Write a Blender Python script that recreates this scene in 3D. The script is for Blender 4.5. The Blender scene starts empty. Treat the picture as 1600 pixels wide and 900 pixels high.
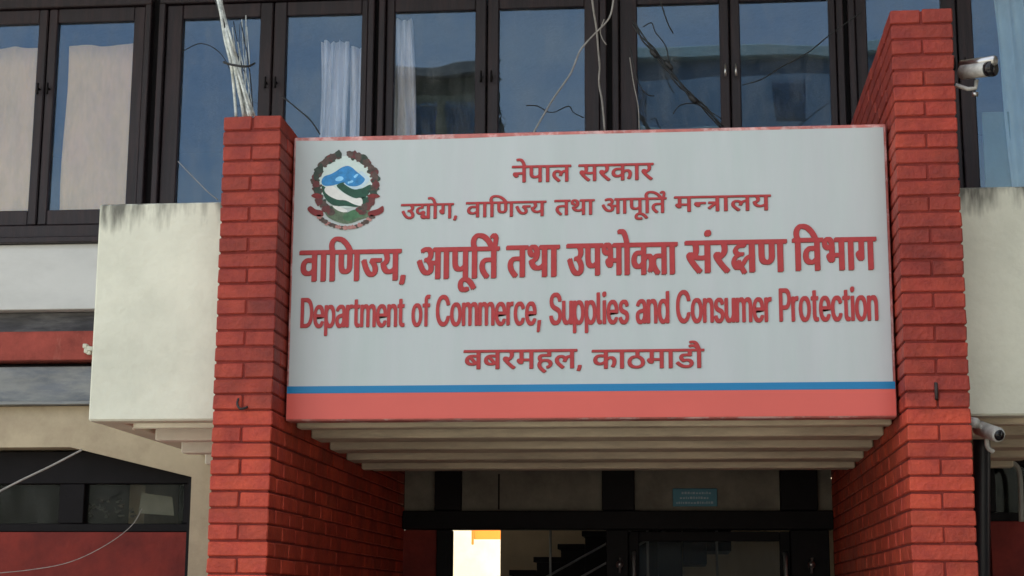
import bpy, bmesh, math, random
from mathutils import Vector, Matrix
from mathutils.geometry import tessellate_polygon
random.seed(7)
R = math.radians
scene = bpy.context.scene
COL = scene.collection

# ------------------------------------------------------------------ camera
CF, CYAW, CPITCH, CROLL, CD, CH = 2579.46, -.1009, .189, .005, 6.5369, 1.6
fwd = Vector((math.sin(CYAW)*math.cos(CPITCH), math.cos(CYAW)*math.cos(CPITCH), math.sin(CPITCH)))
rgt = Vector((math.cos(CYAW), -math.sin(CYAW), 0)); up = rgt.cross(fwd)
cr, ci = math.cos(CROLL), math.sin(CROLL)
rgt, up = cr*rgt + ci*up, -ci*rgt + cr*up
cam_data = bpy.data.cameras.new('camera'); cam = bpy.data.objects.new('camera', cam_data); COL.objects.link(cam)
cam.matrix_world = Matrix(((rgt.x, up.x, -fwd.x, 0), (rgt.y, up.y, -fwd.y, -CD), (rgt.z, up.z, -fwd.z, CH), (0, 0, 0, 1)))
cam_data.sensor_width = 36; cam_data.lens = CF*36/1600; cam_data.clip_end = 3000; cam_data.clip_start = .05
scene.camera = cam

def at(px, py, Y):
    """point of the photograph on the vertical plane at depth Y -> (X, Z)"""
    d = fwd + rgt*((px-800)/CF) - up*((py-450)/CF)
    t = (Y+CD)/d.y
    return d.x*t, CH + d.z*t

# ------------------------------------------------------------------ sky and sun
SUN_EL, SUN_AZ = 62, -28          # sun stands high behind the building
world = bpy.data.worlds.new('World'); scene.world = world; world.use_nodes = True
wn = world.node_tree; wn.nodes.clear()
wo = wn.nodes.new('ShaderNodeOutputWorld'); bg = wn.nodes.new('ShaderNodeBackground'); bg.inputs[1].default_value = .10
sky = wn.nodes.new('ShaderNodeTexSky'); sky.sky_type = 'NISHITA'; sky.sun_disc = False
sky.sun_elevation = R(SUN_EL); sky.sun_rotation = R(SUN_AZ); sky.air_density = 1.2; sky.dust_density = 1.5
tc = wn.nodes.new('ShaderNodeTexCoord'); mp = wn.nodes.new('ShaderNodeMapping'); mp.inputs['Scale'].default_value = (2.2, 2.2, 9)
nz = wn.nodes.new('ShaderNodeTexNoise'); nz.inputs['Scale'].default_value = 1.6; nz.inputs['Detail'].default_value = 7
rp = wn.nodes.new('ShaderNodeMapRange'); rp.inputs[1].default_value = .42; rp.inputs[2].default_value = .70; rp.inputs[3].default_value = .30; rp.inputs[4].default_value = .75
mx = wn.nodes.new('ShaderNodeMix'); mx.data_type = 'RGBA'; mx.inputs[7].default_value = (6.2, 5.9, 5.4, 1)
wn.links.new(tc.outputs['Generated'], mp.inputs[0]); wn.links.new(mp.outputs[0], nz.inputs['Vector']); wn.links.new(nz.outputs[0], rp.inputs[0])
wn.links.new(rp.outputs[0], mx.inputs[0]); wn.links.new(sky.outputs[0], mx.inputs[6]); wn.links.new(mx.outputs[2], bg.inputs[0]); wn.links.new(bg.outputs[0], wo.inputs[0])
sl = bpy.data.lights.new('sun', 'SUN'); sl.energy = 4.8; sl.angle = R(.5); sl.color = (1, .95, .87)
sun = bpy.data.objects.new('sun', sl); COL.objects.link(sun)
# sun_rotation 0 puts the sun at +Y, turning clockwise seen from above
az = R(SUN_AZ); sd = Vector((math.sin(az)*math.cos(R(SUN_EL)), math.cos(az)*math.cos(R(SUN_EL)), math.sin(R(SUN_EL))))
sun.rotation_euler = sd.to_track_quat('Z', 'Y').to_euler()
sun.location = (0, 10, 20)
scene.view_settings.view_transform = 'Standard'; scene.view_settings.look = 'None'
scene.view_settings.exposure = 1.85; scene.view_settings.gamma = 1

# ------------------------------------------------------------------ materials
def lin(c): return tuple((x/255/12.92 if x/255 <= .04045 else ((x/255+.055)/1.055)**2.4) for x in c) + (1,)
def mat(name, base, rough=.7, var=.25, scale=6, bump=.15, bscale=40, second=None, stretch=(1, 1, 1), objrand=0, metal=0, spec=.4, thresh=(.45, .6), coord='Object', streak=None, wave=0):
    m = bpy.data.materials.new(name); m.use_nodes = True; n = m.node_tree; N = n.nodes; L = n.links
    b = N['Principled BSDF']; b.inputs['Roughness'].default_value = rough; b.inputs['Metallic'].default_value = metal
    b.inputs['Specular IOR Level'].default_value = spec
    t = N.new('ShaderNodeTexCoord'); mpn = N.new('ShaderNodeMapping'); mpn.inputs['Scale'].default_value = stretch
    geo = N.new('ShaderNodeNewGeometry')
    L.new(geo.outputs['Position'], mpn.inputs[0])
    a = N.new('ShaderNodeTexNoise'); a.inputs['Scale'].default_value = scale; a.inputs['Detail'].default_value = 6; a.inputs['Roughness'].default_value = .65
    L.new(mpn.outputs[0], a.inputs['Vector'])
    mr = N.new('ShaderNodeMapRange'); mr.inputs[1].default_value = .3; mr.inputs[2].default_value = .7; mr.inputs[3].default_value = 1-var; mr.inputs[4].default_value = 1+var
    L.new(a.outputs[0], mr.inputs[0])
    val = mr.outputs[0]
    if objrand:
        oi = N.new('ShaderNodeObjectInfo'); r2 = N.new('ShaderNodeMapRange'); r2.inputs[3].default_value = 1-objrand; r2.inputs[4].default_value = 1+objrand
        L.new(oi.outputs['Random'], r2.inputs[0]); mu = N.new('ShaderNodeMath'); mu.operation = 'MULTIPLY'
        L.new(val, mu.inputs[0]); L.new(r2.outputs[0], mu.inputs[1]); val = mu.outputs[0]
    col = None
    if second:
        c2 = N.new('ShaderNodeTexNoise'); c2.inputs['Scale'].default_value = scale*.7+1; c2.inputs['Detail'].default_value = 8; c2.inputs['Roughness'].default_value = .7
        mp2 = N.new('ShaderNodeMapping'); mp2.inputs['Location'].default_value = (3.1, 7.7, 1.3); mp2.inputs['Scale'].default_value = stretch if streak is None else streak
        L.new(geo.outputs['Position'], mp2.inputs[0]); L.new(mp2.outputs[0], c2.inputs['Vector'])
        m2 = N.new('ShaderNodeMapRange'); m2.inputs[1].default_value = thresh[0]; m2.inputs[2].default_value = thresh[1]
        L.new(c2.outputs[0], m2.inputs[0])
        mc = N.new('ShaderNodeMix'); mc.data_type = 'RGBA'; mc.inputs[6].default_value = (*base, 1); mc.inputs[7].default_value = (*second, 1)
        L.new(m2.outputs[0], mc.inputs[0]); col = mc.outputs[2]
    mm = N.new('ShaderNodeVectorMath'); mm.operation = 'SCALE'
    if col: L.new(col, mm.inputs[0])
    else: mm.inputs[0].default_value = base
    L.new(val, mm.inputs['Scale']); L.new(mm.outputs[0], b.inputs['Base Color'])
    if bump:
        bn = N.new('ShaderNodeTexNoise'); bn.inputs['Scale'].default_value = bscale; bn.inputs['Detail'].default_value = 5
        L.new(mpn.outputs[0], bn.inputs['Vector'])
        bp = N.new('ShaderNodeBump'); bp.inputs['Strength'].default_value = bump; bp.inputs['Distance'].default_value = .01
        L.new(bn.outputs[0], bp.inputs['Height']); L.new(bp.outputs[0], b.inputs['Normal'])
    return m
M = {}
M['brick'] = mat('painted_brick', (.48, .063, .029), .62, .24, 9, .5, 55, (.38, .042, .024), objrand=.18, thresh=(.42, .62))
M['mortar'] = mat('painted_mortar', (.17, .021, .015), .85, .3, 14, .5, 60)
M['iron'] = mat('rusty_iron', (.03, .02, .018), .6, .3, 30, .2)
M['parapet'] = mat('parapet_paint', (.68, .69, .57), .85, .09, 2.5, .5, 22, (.60, .61, .50), thresh=(.45, .7))
M['fin'] = mat('concrete_fin', (.60, .53, .40), .85, .18, 5, .4, 30, (.40, .35, .27), stretch=(.5, 2, 2), thresh=(.45, .7))
M['finwhite'] = mat('painted_fin', (.78, .76, .66), .85, .08, 5, .3, 30)
M['blueblock'] = mat('blue_render', (.11, .15, .20), .9, .2, .3, 0)
M['bluebands'] = mat('pale_blue_band', (.22, .27, .27), .9, .2, .3, 0)
M['sidewall'] = mat('dark_side_wall', (.07, .06, .05), .9, .25, .6, .2, 10)
M['cream'] = mat('cream_yard_wall', (.88, .86, .76), .9, .05, 1.5, .1, 20, (.84, .80, .66))
M['yard'] = mat('pale_yard', (.62, .58, .48), .9, .05, 1.5, .1, 20)
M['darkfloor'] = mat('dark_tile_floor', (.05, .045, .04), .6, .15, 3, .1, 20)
M['seam'] = mat('sheet_seam', (.33, .38, .36), .5, .1, 20, 0)
M['screwm'] = mat('screw_head', (.30, .30, .28), .5, .2, 20, 0, metal=.4)
M['tan'] = mat('tan_plaster', (.46, .39, .27), .9, .12, 3, .3, 25, (.40, .33, .23))
M['band'] = mat('white_band_paint', (.60, .62, .61), .8, .06, 2, .2, 20, (.54, .56, .55), stretch=(.4, 1, 1))
M['redband'] = mat('faded_red_plaster', (.30, .06, .045), .85, .3, 8, .4, 30, (.42, .16, .12), thresh=(.55, .75), streak=(1.5, 1, .4))
M['darkgap'] = mat('weathered_flashing', (.055, .055, .06), .7, .5, 10, .3, 30, (.11, .11, .11), stretch=(.3, 1, 2))
M['metal'] = mat('dull_sheet_metal', (.22, .23, .225), .5, .2, 5, .2, 20, (.14, .155, .175), stretch=(.5, 1, 2), metal=.2)
M['redwall'] = mat('dark_red_wall', (.20, .022, .014), .8, .3, 4, .4, 30, (.13, .014, .012), thresh=(.4, .7))
M['wood'] = mat('dark_brown_wood', (.018, .014, .018), .5, .3, 6, .3, 60, (.028, .017, .020), stretch=(6, 6, .5), spec=.35)
M['woodrail'] = mat('dark_brown_rail', (.040, .030, .034), .5, .3, 6, .3, 60, (.055, .034, .036), stretch=(.5, 6, 6), spec=.35)
M['black'] = mat('black_frame', (.006, .005, .006), .6, .3, 8, .1, 30, spec=.15)
M['transom'] = mat('transom_board', (.20, .185, .15), .8, .25, 4, .1, 30, (.13, .12, .10), thresh=(.4, .7))
M['interior'] = mat('hall_plaster', (.72, .62, .48), .9, .15, 2, .1, 20)
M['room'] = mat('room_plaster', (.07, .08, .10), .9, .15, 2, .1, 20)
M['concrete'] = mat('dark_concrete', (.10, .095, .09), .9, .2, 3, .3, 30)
M['wall'] = mat('upper_wall', (.45, .42, .36), .9, .1, 3, .3, 25)
M['chrome'] = mat('steel', (.55, .55, .54), .3, .1, 20, .05, 60, metal=.9)
M['rail'] = mat('railing_steel', (.35, .36, .37), .45, .1, 20, .05, 60, metal=.5)
M['orange'] = mat('orange_awning', (.75, .36, .10), .7, .1, 6, .1)
n_ = M['orange'].node_tree; tb_ = n_.nodes.new('ShaderNodeBsdfTranslucent'); tb_.inputs[0].default_value = (.9, .5, .2, 1)
ms_ = n_.nodes.new('ShaderNodeMixShader'); ms_.inputs[0].default_value = .7; n_.links.new(n_.nodes['Principled BSDF'].outputs[0], ms_.inputs[1]); n_.links.new(tb_.outputs[0], ms_.inputs[2]); n_.links.new(ms_.outputs[0], n_.nodes['Material Output'].inputs[0])
M['signface'] = mat('sign_vinyl', (.47, .54, .53), .42, .045, 2.2, .05, 6, (.50, .54, .55), thresh=(.35, .65), spec=.3, stretch=(2.4, 1, .35))
M['signred'] = mat('sign_red_vinyl', (.66, .115, .09), .4, .05, 2, .02, 6)
M['signrim'] = mat('sign_rim', (.50, .16, .14), .5, .25, 12, .1, 30, (.66, .42, .40), thresh=(.5, .6))
M['signblue'] = mat('sign_blue_vinyl', (.004, .19, .42), .4, .05, 2, .02, 6)
M['letter'] = mat('letter_red', (.40, .032, .034), .45, .1, 25, .02, 6)
M['letterdk'] = mat('letter_edge', (.17, .055, .04), .5, .1, 25, .02, 6)
M['tancurtain'] = mat('tan_curtain', (.86, .57, .26), .95, .06, 2, .1, 50, (.86, .55, .29), stretch=(1, 1, .3))
M['whitecurtain'] = mat('white_curtain', (.74, .72, .72), .95, .1, 6, .1, 50, (.60, .50, .45), stretch=(3, 1, .4), thresh=(.5, .75))
M['greencurtain'] = mat('pale_green_curtain', (.42, .55, .52), .95, .08, 5, .1, 50)
M['greenboard'] = mat('green_board', (.13, .22, .17), .8, .1, 5, .1, 50)
M['camwhite'] = mat('camera_housing', (.46, .46, .43), .45, .35, 30, .03, 40)
M['camblack'] = mat('camera_lens', (.01, .01, .012), .15, .1, 15, 0)
M['cablewhite'] = mat('pale_cable', (.62, .66, .62), .6, .25, 30, .2, 60, (.35, .38, .36))
M['cableblack'] = mat('black_cable', (.015, .017, .018), .5, .2, 30, .1)
M['cablegrey'] = mat('grey_cable', (.30, .29, .27), .6, .3, 30, .1)
M['plate'] = mat('blue_plate', (.06, .22, .30), .5, .1, 10, .02)
M['plateink'] = mat('plate_ink', (.30, .42, .50), .5, .1, 10, .02)
M['paper'] = mat('pale_sheet', (.55, .55, .45), .8, .1, 10, .02)
M['pave'] = mat('pavement_concrete', (.26, .235, .19), .9, .12, .8, .3, 12)
M['asphalt'] = mat('road_asphalt', (.055, .054, .052), .9, .2, 2, .3, 40)
M['ground'] = mat('dusty_ground', (.30, .26, .20), .95, .15, .3, .2, 4)
M['olive'] = mat('olive_render', (.085, .08, .05), .9, .3, .3, 0, 4, (.05, .05, .03))
M['leaf'] = mat('conifer_leaf', (.03, .05, .03), .8, .3, 3, 0)
M['clay'] = mat('pipe_plastic', (.012, .013, .018), .4, .2, 8, .05)
M['palepipe'] = mat('pale_pipe', (.30, .30, .27), .6, .2, 8, .05)
# the white canopy is stained black along its top edge, streaks running down from it
def stained(m, ztop):
    n = m.node_tree; N = n.nodes; L = n.links; b = N['Principled BSDF']
    src = b.inputs['Base Color'].links[0].from_socket
    g = N.new('ShaderNodeNewGeometry'); sp = N.new('ShaderNodeSeparateXYZ'); L.new(g.outputs['Position'], sp.inputs[0])
    mr = N.new('ShaderNodeMapRange'); mr.inputs[1].default_value = ztop-.24; mr.inputs[2].default_value = ztop+.02; L.new(sp.outputs['Z'], mr.inputs[0])
    mpn = N.new('ShaderNodeMapping'); mpn.inputs['Scale'].default_value = (26, 26, 5); L.new(g.outputs['Position'], mpn.inputs[0])
    a = N.new('ShaderNodeTexNoise'); a.inputs['Scale'].default_value = 1; a.inputs['Detail'].default_value = 5; L.new(mpn.outputs[0], a.inputs['Vector'])
    big = N.new('ShaderNodeTexNoise'); big.inputs['Scale'].default_value = 3.1; L.new(g.outputs['Position'], big.inputs['Vector'])
    mb_ = N.new('ShaderNodeMapRange'); mb_.inputs[1].default_value = .35; mb_.inputs[2].default_value = .62; mb_.inputs[3].default_value = .74; mb_.inputs[4].default_value = 1.4; L.new(big.outputs[0], mb_.inputs[0])
    pw = N.new('ShaderNodeMath'); pw.operation = 'MULTIPLY'; L.new(mr.outputs[0], pw.inputs[0]); L.new(mb_.outputs[0], pw.inputs[1])
    ad = N.new('ShaderNodeMath'); ad.operation = 'MULTIPLY'; L.new(pw.outputs[0], ad.inputs[0]); L.new(a.outputs[0], ad.inputs[1])
    m3 = N.new('ShaderNodeMapRange'); m3.inputs[1].default_value = .24; m3.inputs[2].default_value = .50; m3.inputs[4].default_value = .9; L.new(ad.outputs[0], m3.inputs[0])
    mc = N.new('ShaderNodeMix'); mc.data_type = 'RGBA'; mc.inputs[7].default_value = (.10, .10, .085, 1)
    L.new(m3.outputs[0], mc.inputs[0]); L.new(src, mc.inputs[6]); L.new(mc.outputs[2], b.inputs['Base Color'])
stained(M['parapet'], 3.33)
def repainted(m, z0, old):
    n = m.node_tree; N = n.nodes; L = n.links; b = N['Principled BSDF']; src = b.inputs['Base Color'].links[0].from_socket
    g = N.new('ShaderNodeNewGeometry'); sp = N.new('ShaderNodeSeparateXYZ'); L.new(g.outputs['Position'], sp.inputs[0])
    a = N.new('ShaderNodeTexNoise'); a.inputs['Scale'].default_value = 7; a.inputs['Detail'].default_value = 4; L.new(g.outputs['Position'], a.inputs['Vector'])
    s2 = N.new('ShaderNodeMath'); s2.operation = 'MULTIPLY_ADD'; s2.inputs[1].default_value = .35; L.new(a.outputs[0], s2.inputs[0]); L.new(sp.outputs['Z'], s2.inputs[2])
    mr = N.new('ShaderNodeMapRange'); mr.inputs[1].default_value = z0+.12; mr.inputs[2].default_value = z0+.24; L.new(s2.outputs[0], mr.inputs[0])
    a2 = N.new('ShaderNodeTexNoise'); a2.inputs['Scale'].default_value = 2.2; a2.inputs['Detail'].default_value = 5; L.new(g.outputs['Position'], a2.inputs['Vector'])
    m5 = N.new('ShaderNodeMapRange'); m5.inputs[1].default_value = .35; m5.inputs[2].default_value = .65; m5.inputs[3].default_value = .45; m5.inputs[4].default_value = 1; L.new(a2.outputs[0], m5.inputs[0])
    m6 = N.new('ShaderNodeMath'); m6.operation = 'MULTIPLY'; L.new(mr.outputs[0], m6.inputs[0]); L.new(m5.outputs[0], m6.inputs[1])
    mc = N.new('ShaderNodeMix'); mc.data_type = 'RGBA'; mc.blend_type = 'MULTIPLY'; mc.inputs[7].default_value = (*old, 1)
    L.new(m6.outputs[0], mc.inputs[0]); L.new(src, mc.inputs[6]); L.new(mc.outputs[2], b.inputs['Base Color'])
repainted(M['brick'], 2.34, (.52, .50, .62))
def glass(name, tint, fac, wave=.02, gcol=(.46, .69, .96), dirt=.03):
    m = bpy.data.materials.new(name); m.use_nodes = True; n = m.node_tree; N = n.nodes; L = n.links
    N.remove(N['Principled BSDF']); o = N['Material Output']
    t = N.new('ShaderNodeBsdfTransparent'); t.inputs[0].default_value = (*tint, 1)
    g = N.new('ShaderNodeBsdfGlossy'); g.inputs['Roughness'].default_value = 0; g.inputs[0].default_value = (*gcol, 1)
    lw = N.new('ShaderNodeFresnel'); lw.inputs[0].default_value = 1.5
    ad = N.new('ShaderNodeMath'); ad.operation = 'ADD'; ad.inputs[1].default_value = fac; L.new(lw.outputs[0], ad.inputs[0])
    mxs = N.new('ShaderNodeMixShader'); L.new(ad.outputs[0], mxs.inputs[0]); L.new(t.outputs[0], mxs.inputs[1]); L.new(g.outputs[0], mxs.inputs[2])
    geo = N.new('ShaderNodeNewGeometry'); nn = N.new('ShaderNodeTexNoise'); nn.inputs['Scale'].default_value = 2.2; nn.inputs['Detail'].default_value = 1
    L.new(geo.outputs['Position'], nn.inputs['Vector']); bp = N.new('ShaderNodeBump'); bp.inputs['Strength'].default_value = wave; bp.inputs['Distance'].default_value = .1
    L.new(nn.outputs[0], bp.inputs['Height']); L.new(bp.outputs[0], g.inputs['Normal'])
    df = N.new('ShaderNodeBsdfDiffuse'); df.inputs[0].default_value = (.42, .44, .42, 1)
    mpd = N.new('ShaderNodeMapping'); mpd.inputs['Scale'].default_value = (5, 1, 1.6); L.new(geo.outputs['Position'], mpd.inputs[0])
    nd = N.new('ShaderNodeTexNoise'); nd.inputs['Scale'].default_value = 2.4; nd.inputs['Detail'].default_value = 8; nd.inputs['Roughness'].default_value = .7; L.new(mpd.outputs[0], nd.inputs['Vector'])
    rd = N.new('ShaderNodeMapRange'); rd.inputs[1].default_value = .42; rd.inputs[2].default_value = .72; rd.inputs[3].default_value = .01; rd.inputs[4].default_value = dirt*2; L.new(nd.outputs[0], rd.inputs[0])
    m3 = N.new('ShaderNodeMixShader'); L.new(rd.outputs[0], m3.inputs[0]); L.new(mxs.outputs[0], m3.inputs[1]); L.new(df.outputs[0], m3.inputs[2])
    L.new(m3.outputs[0], o.inputs[0]); return m
M['glass'] = glass('window_glass', (.96, .97, .98), .018, .010, dirt=.05)
M['doorglass'] = glass('door_glass', (.8, .8, .78), .0, .01, (.10, .105, .10))

# ------------------------------------------------------------------ helpers
def link(o, parent=None):
    COL.objects.link(o)
    if parent: o.parent = parent
    return o
class MB:
    def __init__(s): s.v = []; s.f = []
    def box(s, x0, x1, y0, y1, z0, z1, b=0):
        if x0 > x1: x0, x1 = x1, x0
        if b:
            bm = bmesh.new(); bmesh.ops.create_cube(bm, size=1)
            for v in bm.verts: v.co = Vector(((x0+x1)/2+v.co.x*(x1-x0), (y0+y1)/2+v.co.y*(y1-y0), (z0+z1)/2+v.co.z*(z1-z0)))
            bmesh.ops.bevel(bm, geom=bm.edges[:], offset=b, segments=1, affect='EDGES', profile=.5)
            s.add(bm); bm.free(); return s
        k = len(s.v)
        s.v += [(x, y, z) for z in (z0, z1) for y in (y0, y1) for x in (x0, x1)]
        s.f += [tuple(k+i for i in q) for q in ((0, 2, 3, 1), (4, 5, 7, 6), (0, 1, 5, 4), (2, 6, 7, 3), (0, 4, 6, 2), (1, 3, 7, 5))]
        return s
    def add(s, bm):
        bm.verts.index_update(); k = len(s.v); s.v += [tuple(v.co) for v in bm.verts]; s.f += [tuple(k+v.index for v in f.verts) for f in bm.faces]
    def prism(s, pts, y0, y1):
        """outline in X,Z (counter-clockwise seen from the front) pushed back from y0 to y1"""
        k = len(s.v); n = len(pts)
        s.v += [(x, y0, z) for x, z in pts] + [(x, y1, z) for x, z in pts]
        for t in tessellate_polygon([[Vector((x, z, 0)) for x, z in pts]]):
            s.f.append(tuple(k+i for i in t)); s.f.append(tuple(k+n+i for i in reversed(t)))
        for i in range(n): j = (i+1) % n; s.f.append((k+i, k+n+i, k+n+j, k+j))
        return s
    def tube(s, pts, r, n=8, cap=True):
        pts = [Vector(p) for p in pts]; rr = r if isinstance(r, (list, tuple)) else [r]*len(pts)
        k = len(s.v); u = None
        for i, p in enumerate(pts):
            d = (pts[min(i+1, len(pts)-1)]-pts[max(i-1, 0)]).normalized()
            if u is None: u = d.orthogonal().normalized()
            u = (u-d*u.dot(d)).normalized(); w = d.cross(u)
            s.v += [tuple(p+rr[i]*(math.cos(2*math.pi*j/n)*u+math.sin(2*math.pi*j/n)*w)) for j in range(n)]
        for i in range(len(pts)-1):
            for j in range(n): a = k+i*n+j; b = k+i*n+(j+1) % n; s.f.append((a, b, b+n, a+n))
        if cap: s.f.append(tuple(k+j for j in reversed(range(n)))); s.f.append(tuple(k+(len(pts)-1)*n+j for j in range(n)))
        return s
    def mesh(s, name, m):
        me = bpy.data.meshes.new(name); me.from_pydata(s.v, [], s.f); me.materials.append(m if not isinstance(m, str) else M[m])
        bm = bmesh.new(); bm.from_mesh(me); bmesh.ops.recalc_face_normals(bm, faces=bm.faces[:]); bm.to_mesh(me); bm.free(); me.update(); return me
    def build(s, name, m, parent=None, smooth=False):
        me = s.mesh(name, m)
        if smooth:
            for p in me.polygons: p.use_smooth = True
        return link(bpy.data.objects.new(name, me), parent)
def smooth_path(pts, n=6):
    out = []; P = [Vector(p) for p in pts]; P = [2*P[0]-P[1]] + P + [2*P[-1]-P[-2]]
    for i in range(1, len(P)-2):
        for j in range(n):
            t = j/n; a, b, c, d = P[i-1], P[i], P[i+1], P[i+2]
            out.append(.5*((2*b)+(c-a)*t+(2*a-5*b+4*c-d)*t*t+(3*b-a-3*c+d)*t**3))
    out.append(P[-2]); return out
def tag(o, label=None, cat=None, group=None, kind=None):
    if label: o['label'] = label
    if cat: o['category'] = cat
    if group: o['group'] = group
    if kind: o['kind'] = kind
    return o
def thing(name, label, cat, loc=(0, 0, 0), group=None):
    o = bpy.data.objects.new(name, None); link(o); o.location = loc; o.empty_display_size = .2
    return tag(o, label, cat, group)
def part(mb, name, m, root, smooth=False):
    """part given in world coordinates under a thing whose base is elsewhere"""
    L = Vector((0, 0, 0)); q = root
    while q: L += q.location; q = q.parent
    mb.v = [(v[0]-L.x, v[1]-L.y, v[2]-L.z) for v in mb.v]
    return mb.build(name, m, root, smooth)
def B(*a, **k): return MB().box(*a, **k)

# ------------------------------------------------------------------ ground and street
g = B(-400, 400, -600, 200, -.5, -.10).build('ground', 'ground'); tag(g, kind='structure')
g = B(-60, 60, -4.2, 14, -.3, 0).build('pavement', 'pave'); tag(g, kind='structure')
g = B(-60, 60, -4.35, -4.204, -.3, .012, b=.01).build('kerb', 'parapet'); tag(g, kind='structure')
g = B(-60, 60, -13, -4.354, -.3, -.09).build('road', 'asphalt'); tag(g, kind='structure')
g = B(-60, 60, -26, -13.004, -.3, .02).build('forecourt', 'pave'); tag(g, kind='structure')

# ------------------------------------------------------------------ the office building
WY = 2.0
bld = thing('office_building', 'office building front with brown timber windows above and dark entrance hall below', 'building', (0, WY, 0))
# upper walls round the window strip
part(B(-8, 8, 2.04, 2.3, 4.93, 5.85), 'wall', 'wall', bld)
part(B(-8, -4.14, 2.04, 2.3, 3.53, 4.928), 'wall', 'wall', bld)
part(B(3.6, 8, 2.04, 2.3, 3.53, 4.928), 'wall', 'wall', bld)
part(B(-8.2, 8.2, -.35, 7.5, 5.852, 6.02), 'roof_shade_slab', 'wall', bld)  # front overhang added above the view to shade sign, cables and upper pillars
part(B(-8, 8, 2.3, 7.1, 4.93, 5.05), 'floor_slab', 'concrete', bld)
part(B(-8, 8, 2.3, 7.1, 2.62, 2.80), 'floor_slab', 'concrete', bld)
part(B(-8, -7.8, 2.302, 7.1, 0, 2.618), 'side_wall', 'wall', bld)
part(B(7.8, 8, 2.302, 7.1, 0, 2.618), 'side_wall', 'wall', bld)
part(B(-8, -7.8, 2.302, 7.1, 2.802, 5.85), 'side_wall', 'wall', bld)
part(B(7.8, 8, 2.302, 7.1, 2.802, 5.85), 'side_wall', 'wall', bld)
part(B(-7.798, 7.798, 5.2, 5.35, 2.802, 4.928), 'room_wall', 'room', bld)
part(B(-7.798, 7.798, 7.1, 7.2, 2.802, 5.85), 'rear_wall', 'wall', bld)
# bands of the left bay and the same bands carried on behind the canopy
for (z0, z1, y, m, nm) in ((3.152, 3.515, 1.97, 'band', 'white_band'), (3.03, 3.152, 2.05, 'darkgap', 'flashing'), (2.872, 3.03, 1.95, 'redband', 'red_band'),
                           (2.846, 2.872, 2.08, 'black', 'shadow_gap'), (2.648, 2.846, 2.0, 'metal', 'metal_panel')):
    part(B(-8, 8, y, 2.298, z0+.001, z1, b=.004), nm, m, bld)
part(B(-8, 8, 1.93, 2.0, 3.517, 3.549, b=.004), 'window_sill', 'wood', bld)
part(B(-8, 8, 1.94, 1.998, 2.632, 2.652, b=.003), 'metal_lip', 'metal', bld)
x, z = at(138, 545, 1.93)
q = MB(); random.seed(3)
for i in range(7): a = random.uniform(-.018, .018); c = random.uniform(-.022, .022); q.box(x+a-.012, x+a+.012, 1.925-.002*i, 1.952, z+c-.012, z+c+.012, b=.004)
part(q, 'mortar_patch', 'parapet', bld)
# tan ground-floor wall with the chamfered opening
op = [(-8, 2.41), (-3.23, 2.41), (-2.56, 2.25), (-2.56, 0)]
part(MB().prism([(-8, 2.63), (-8, 2.41), (-3.23, 2.41), (-2.56, 2.25), (-2.56, 0), (-1.882, 0), (-1.882, 2.63)], 2.0, 2.28), 'ground_wall', 'tan', bld)
part(MB().prism([(1.132, 2.63), (1.132, 0), (1.47, 0), (1.47, 2.35), (8, 2.35), (8, 2.63)], 2.0, 2.28), 'ground_wall', 'tan', bld)
part(B(-7.9, -2.585, 2.11, 2.25, 0, 1.965), 'red_dado', 'redwall', bld)
part(B(-2.585, -2.562, 2.03, 2.26, 0, 2.249), 'corner_post', 'black', bld)
part(B(1.56, 7.9, 2.06, 2.25, 0, 2.02), 'red_dado', 'redwall', bld)
def window(px, z0, z1, x0, x1, y, label=None, m='black', gm='doorglass', top=0, rail=.045):
    fr = MB().box(x0, x1, y, y+.08, z0, z0+rail, b=.004).box(x0, x1, y+.001, y+.081, z1-rail-top, z1, b=.004)
    xs = [x0] + [a for p in px for a in p] + [x1]
    for i in range(0, len(xs), 2): fr.box(xs[i], xs[i+1], y-.002, y+.079, z0+rail+.001, z1-rail-top-.001, b=.004)
    f = part(fr, 'window', m, bld)
    if label: f['label'] = label
    for p in px: part(B(p[0]-.01, p[1]+.01, y+.04, y+.045, z0+rail-.01, z1-rail-top+.01), 'pane', gm, f)
    return f
window([(-4.6, -4.02), (-3.9, -3.33), (-3.19, -2.64)], 1.967, 2.40, -4.8, -2.587, 2.14, 'dim black framed ground floor window under the tan wall', top=.13)
window([(1.6, 2.3), (2.4, 3.1)], 2.022, 2.349, 1.56, 3.2, 2.10, 'dim black framed ground floor window right of the entrance')
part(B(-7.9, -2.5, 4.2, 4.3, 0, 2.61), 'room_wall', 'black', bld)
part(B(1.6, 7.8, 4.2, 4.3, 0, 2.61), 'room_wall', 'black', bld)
# pale sheet standing behind the left ground-floor window and clutter beside it
q = MB(); (xa, za), (xb, zb), (xc, zc), (xd, zd) = at(222, 770, 2.32), at(270, 777, 2.32), at(273, 806, 2.32), at(217, 802, 2.32)
o = MB().prism([(xa, za), (xd, zd), (xc, zc), (xb, zb)], 2.31, 2.335).build('paper_sheet', 'paper'); tag(o, 'pale crooked sheet showing behind the dark lower left window', 'paper')
q = MB(); random.seed(12)
for i in range(26):
    a, c = at(random.uniform(126, 205), random.uniform(782, 808), 2.4); a0 = random.uniform(0, 3)
    q.tube([(a, 2.4+random.uniform(-.03, .03), c), (a+.035*math.cos(a0), 2.4, c+.02*math.sin(a0))], .004, 5)
    q.box(a-.008, a+.01, 2.42, 2.44, c-.006, c+.006, b=.002)
o = q.build('wire_scraps', 'cablegrey'); tag(o, 'tangle of pale wire scraps behind the lower left window', 'wire scraps', kind='stuff')

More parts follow.
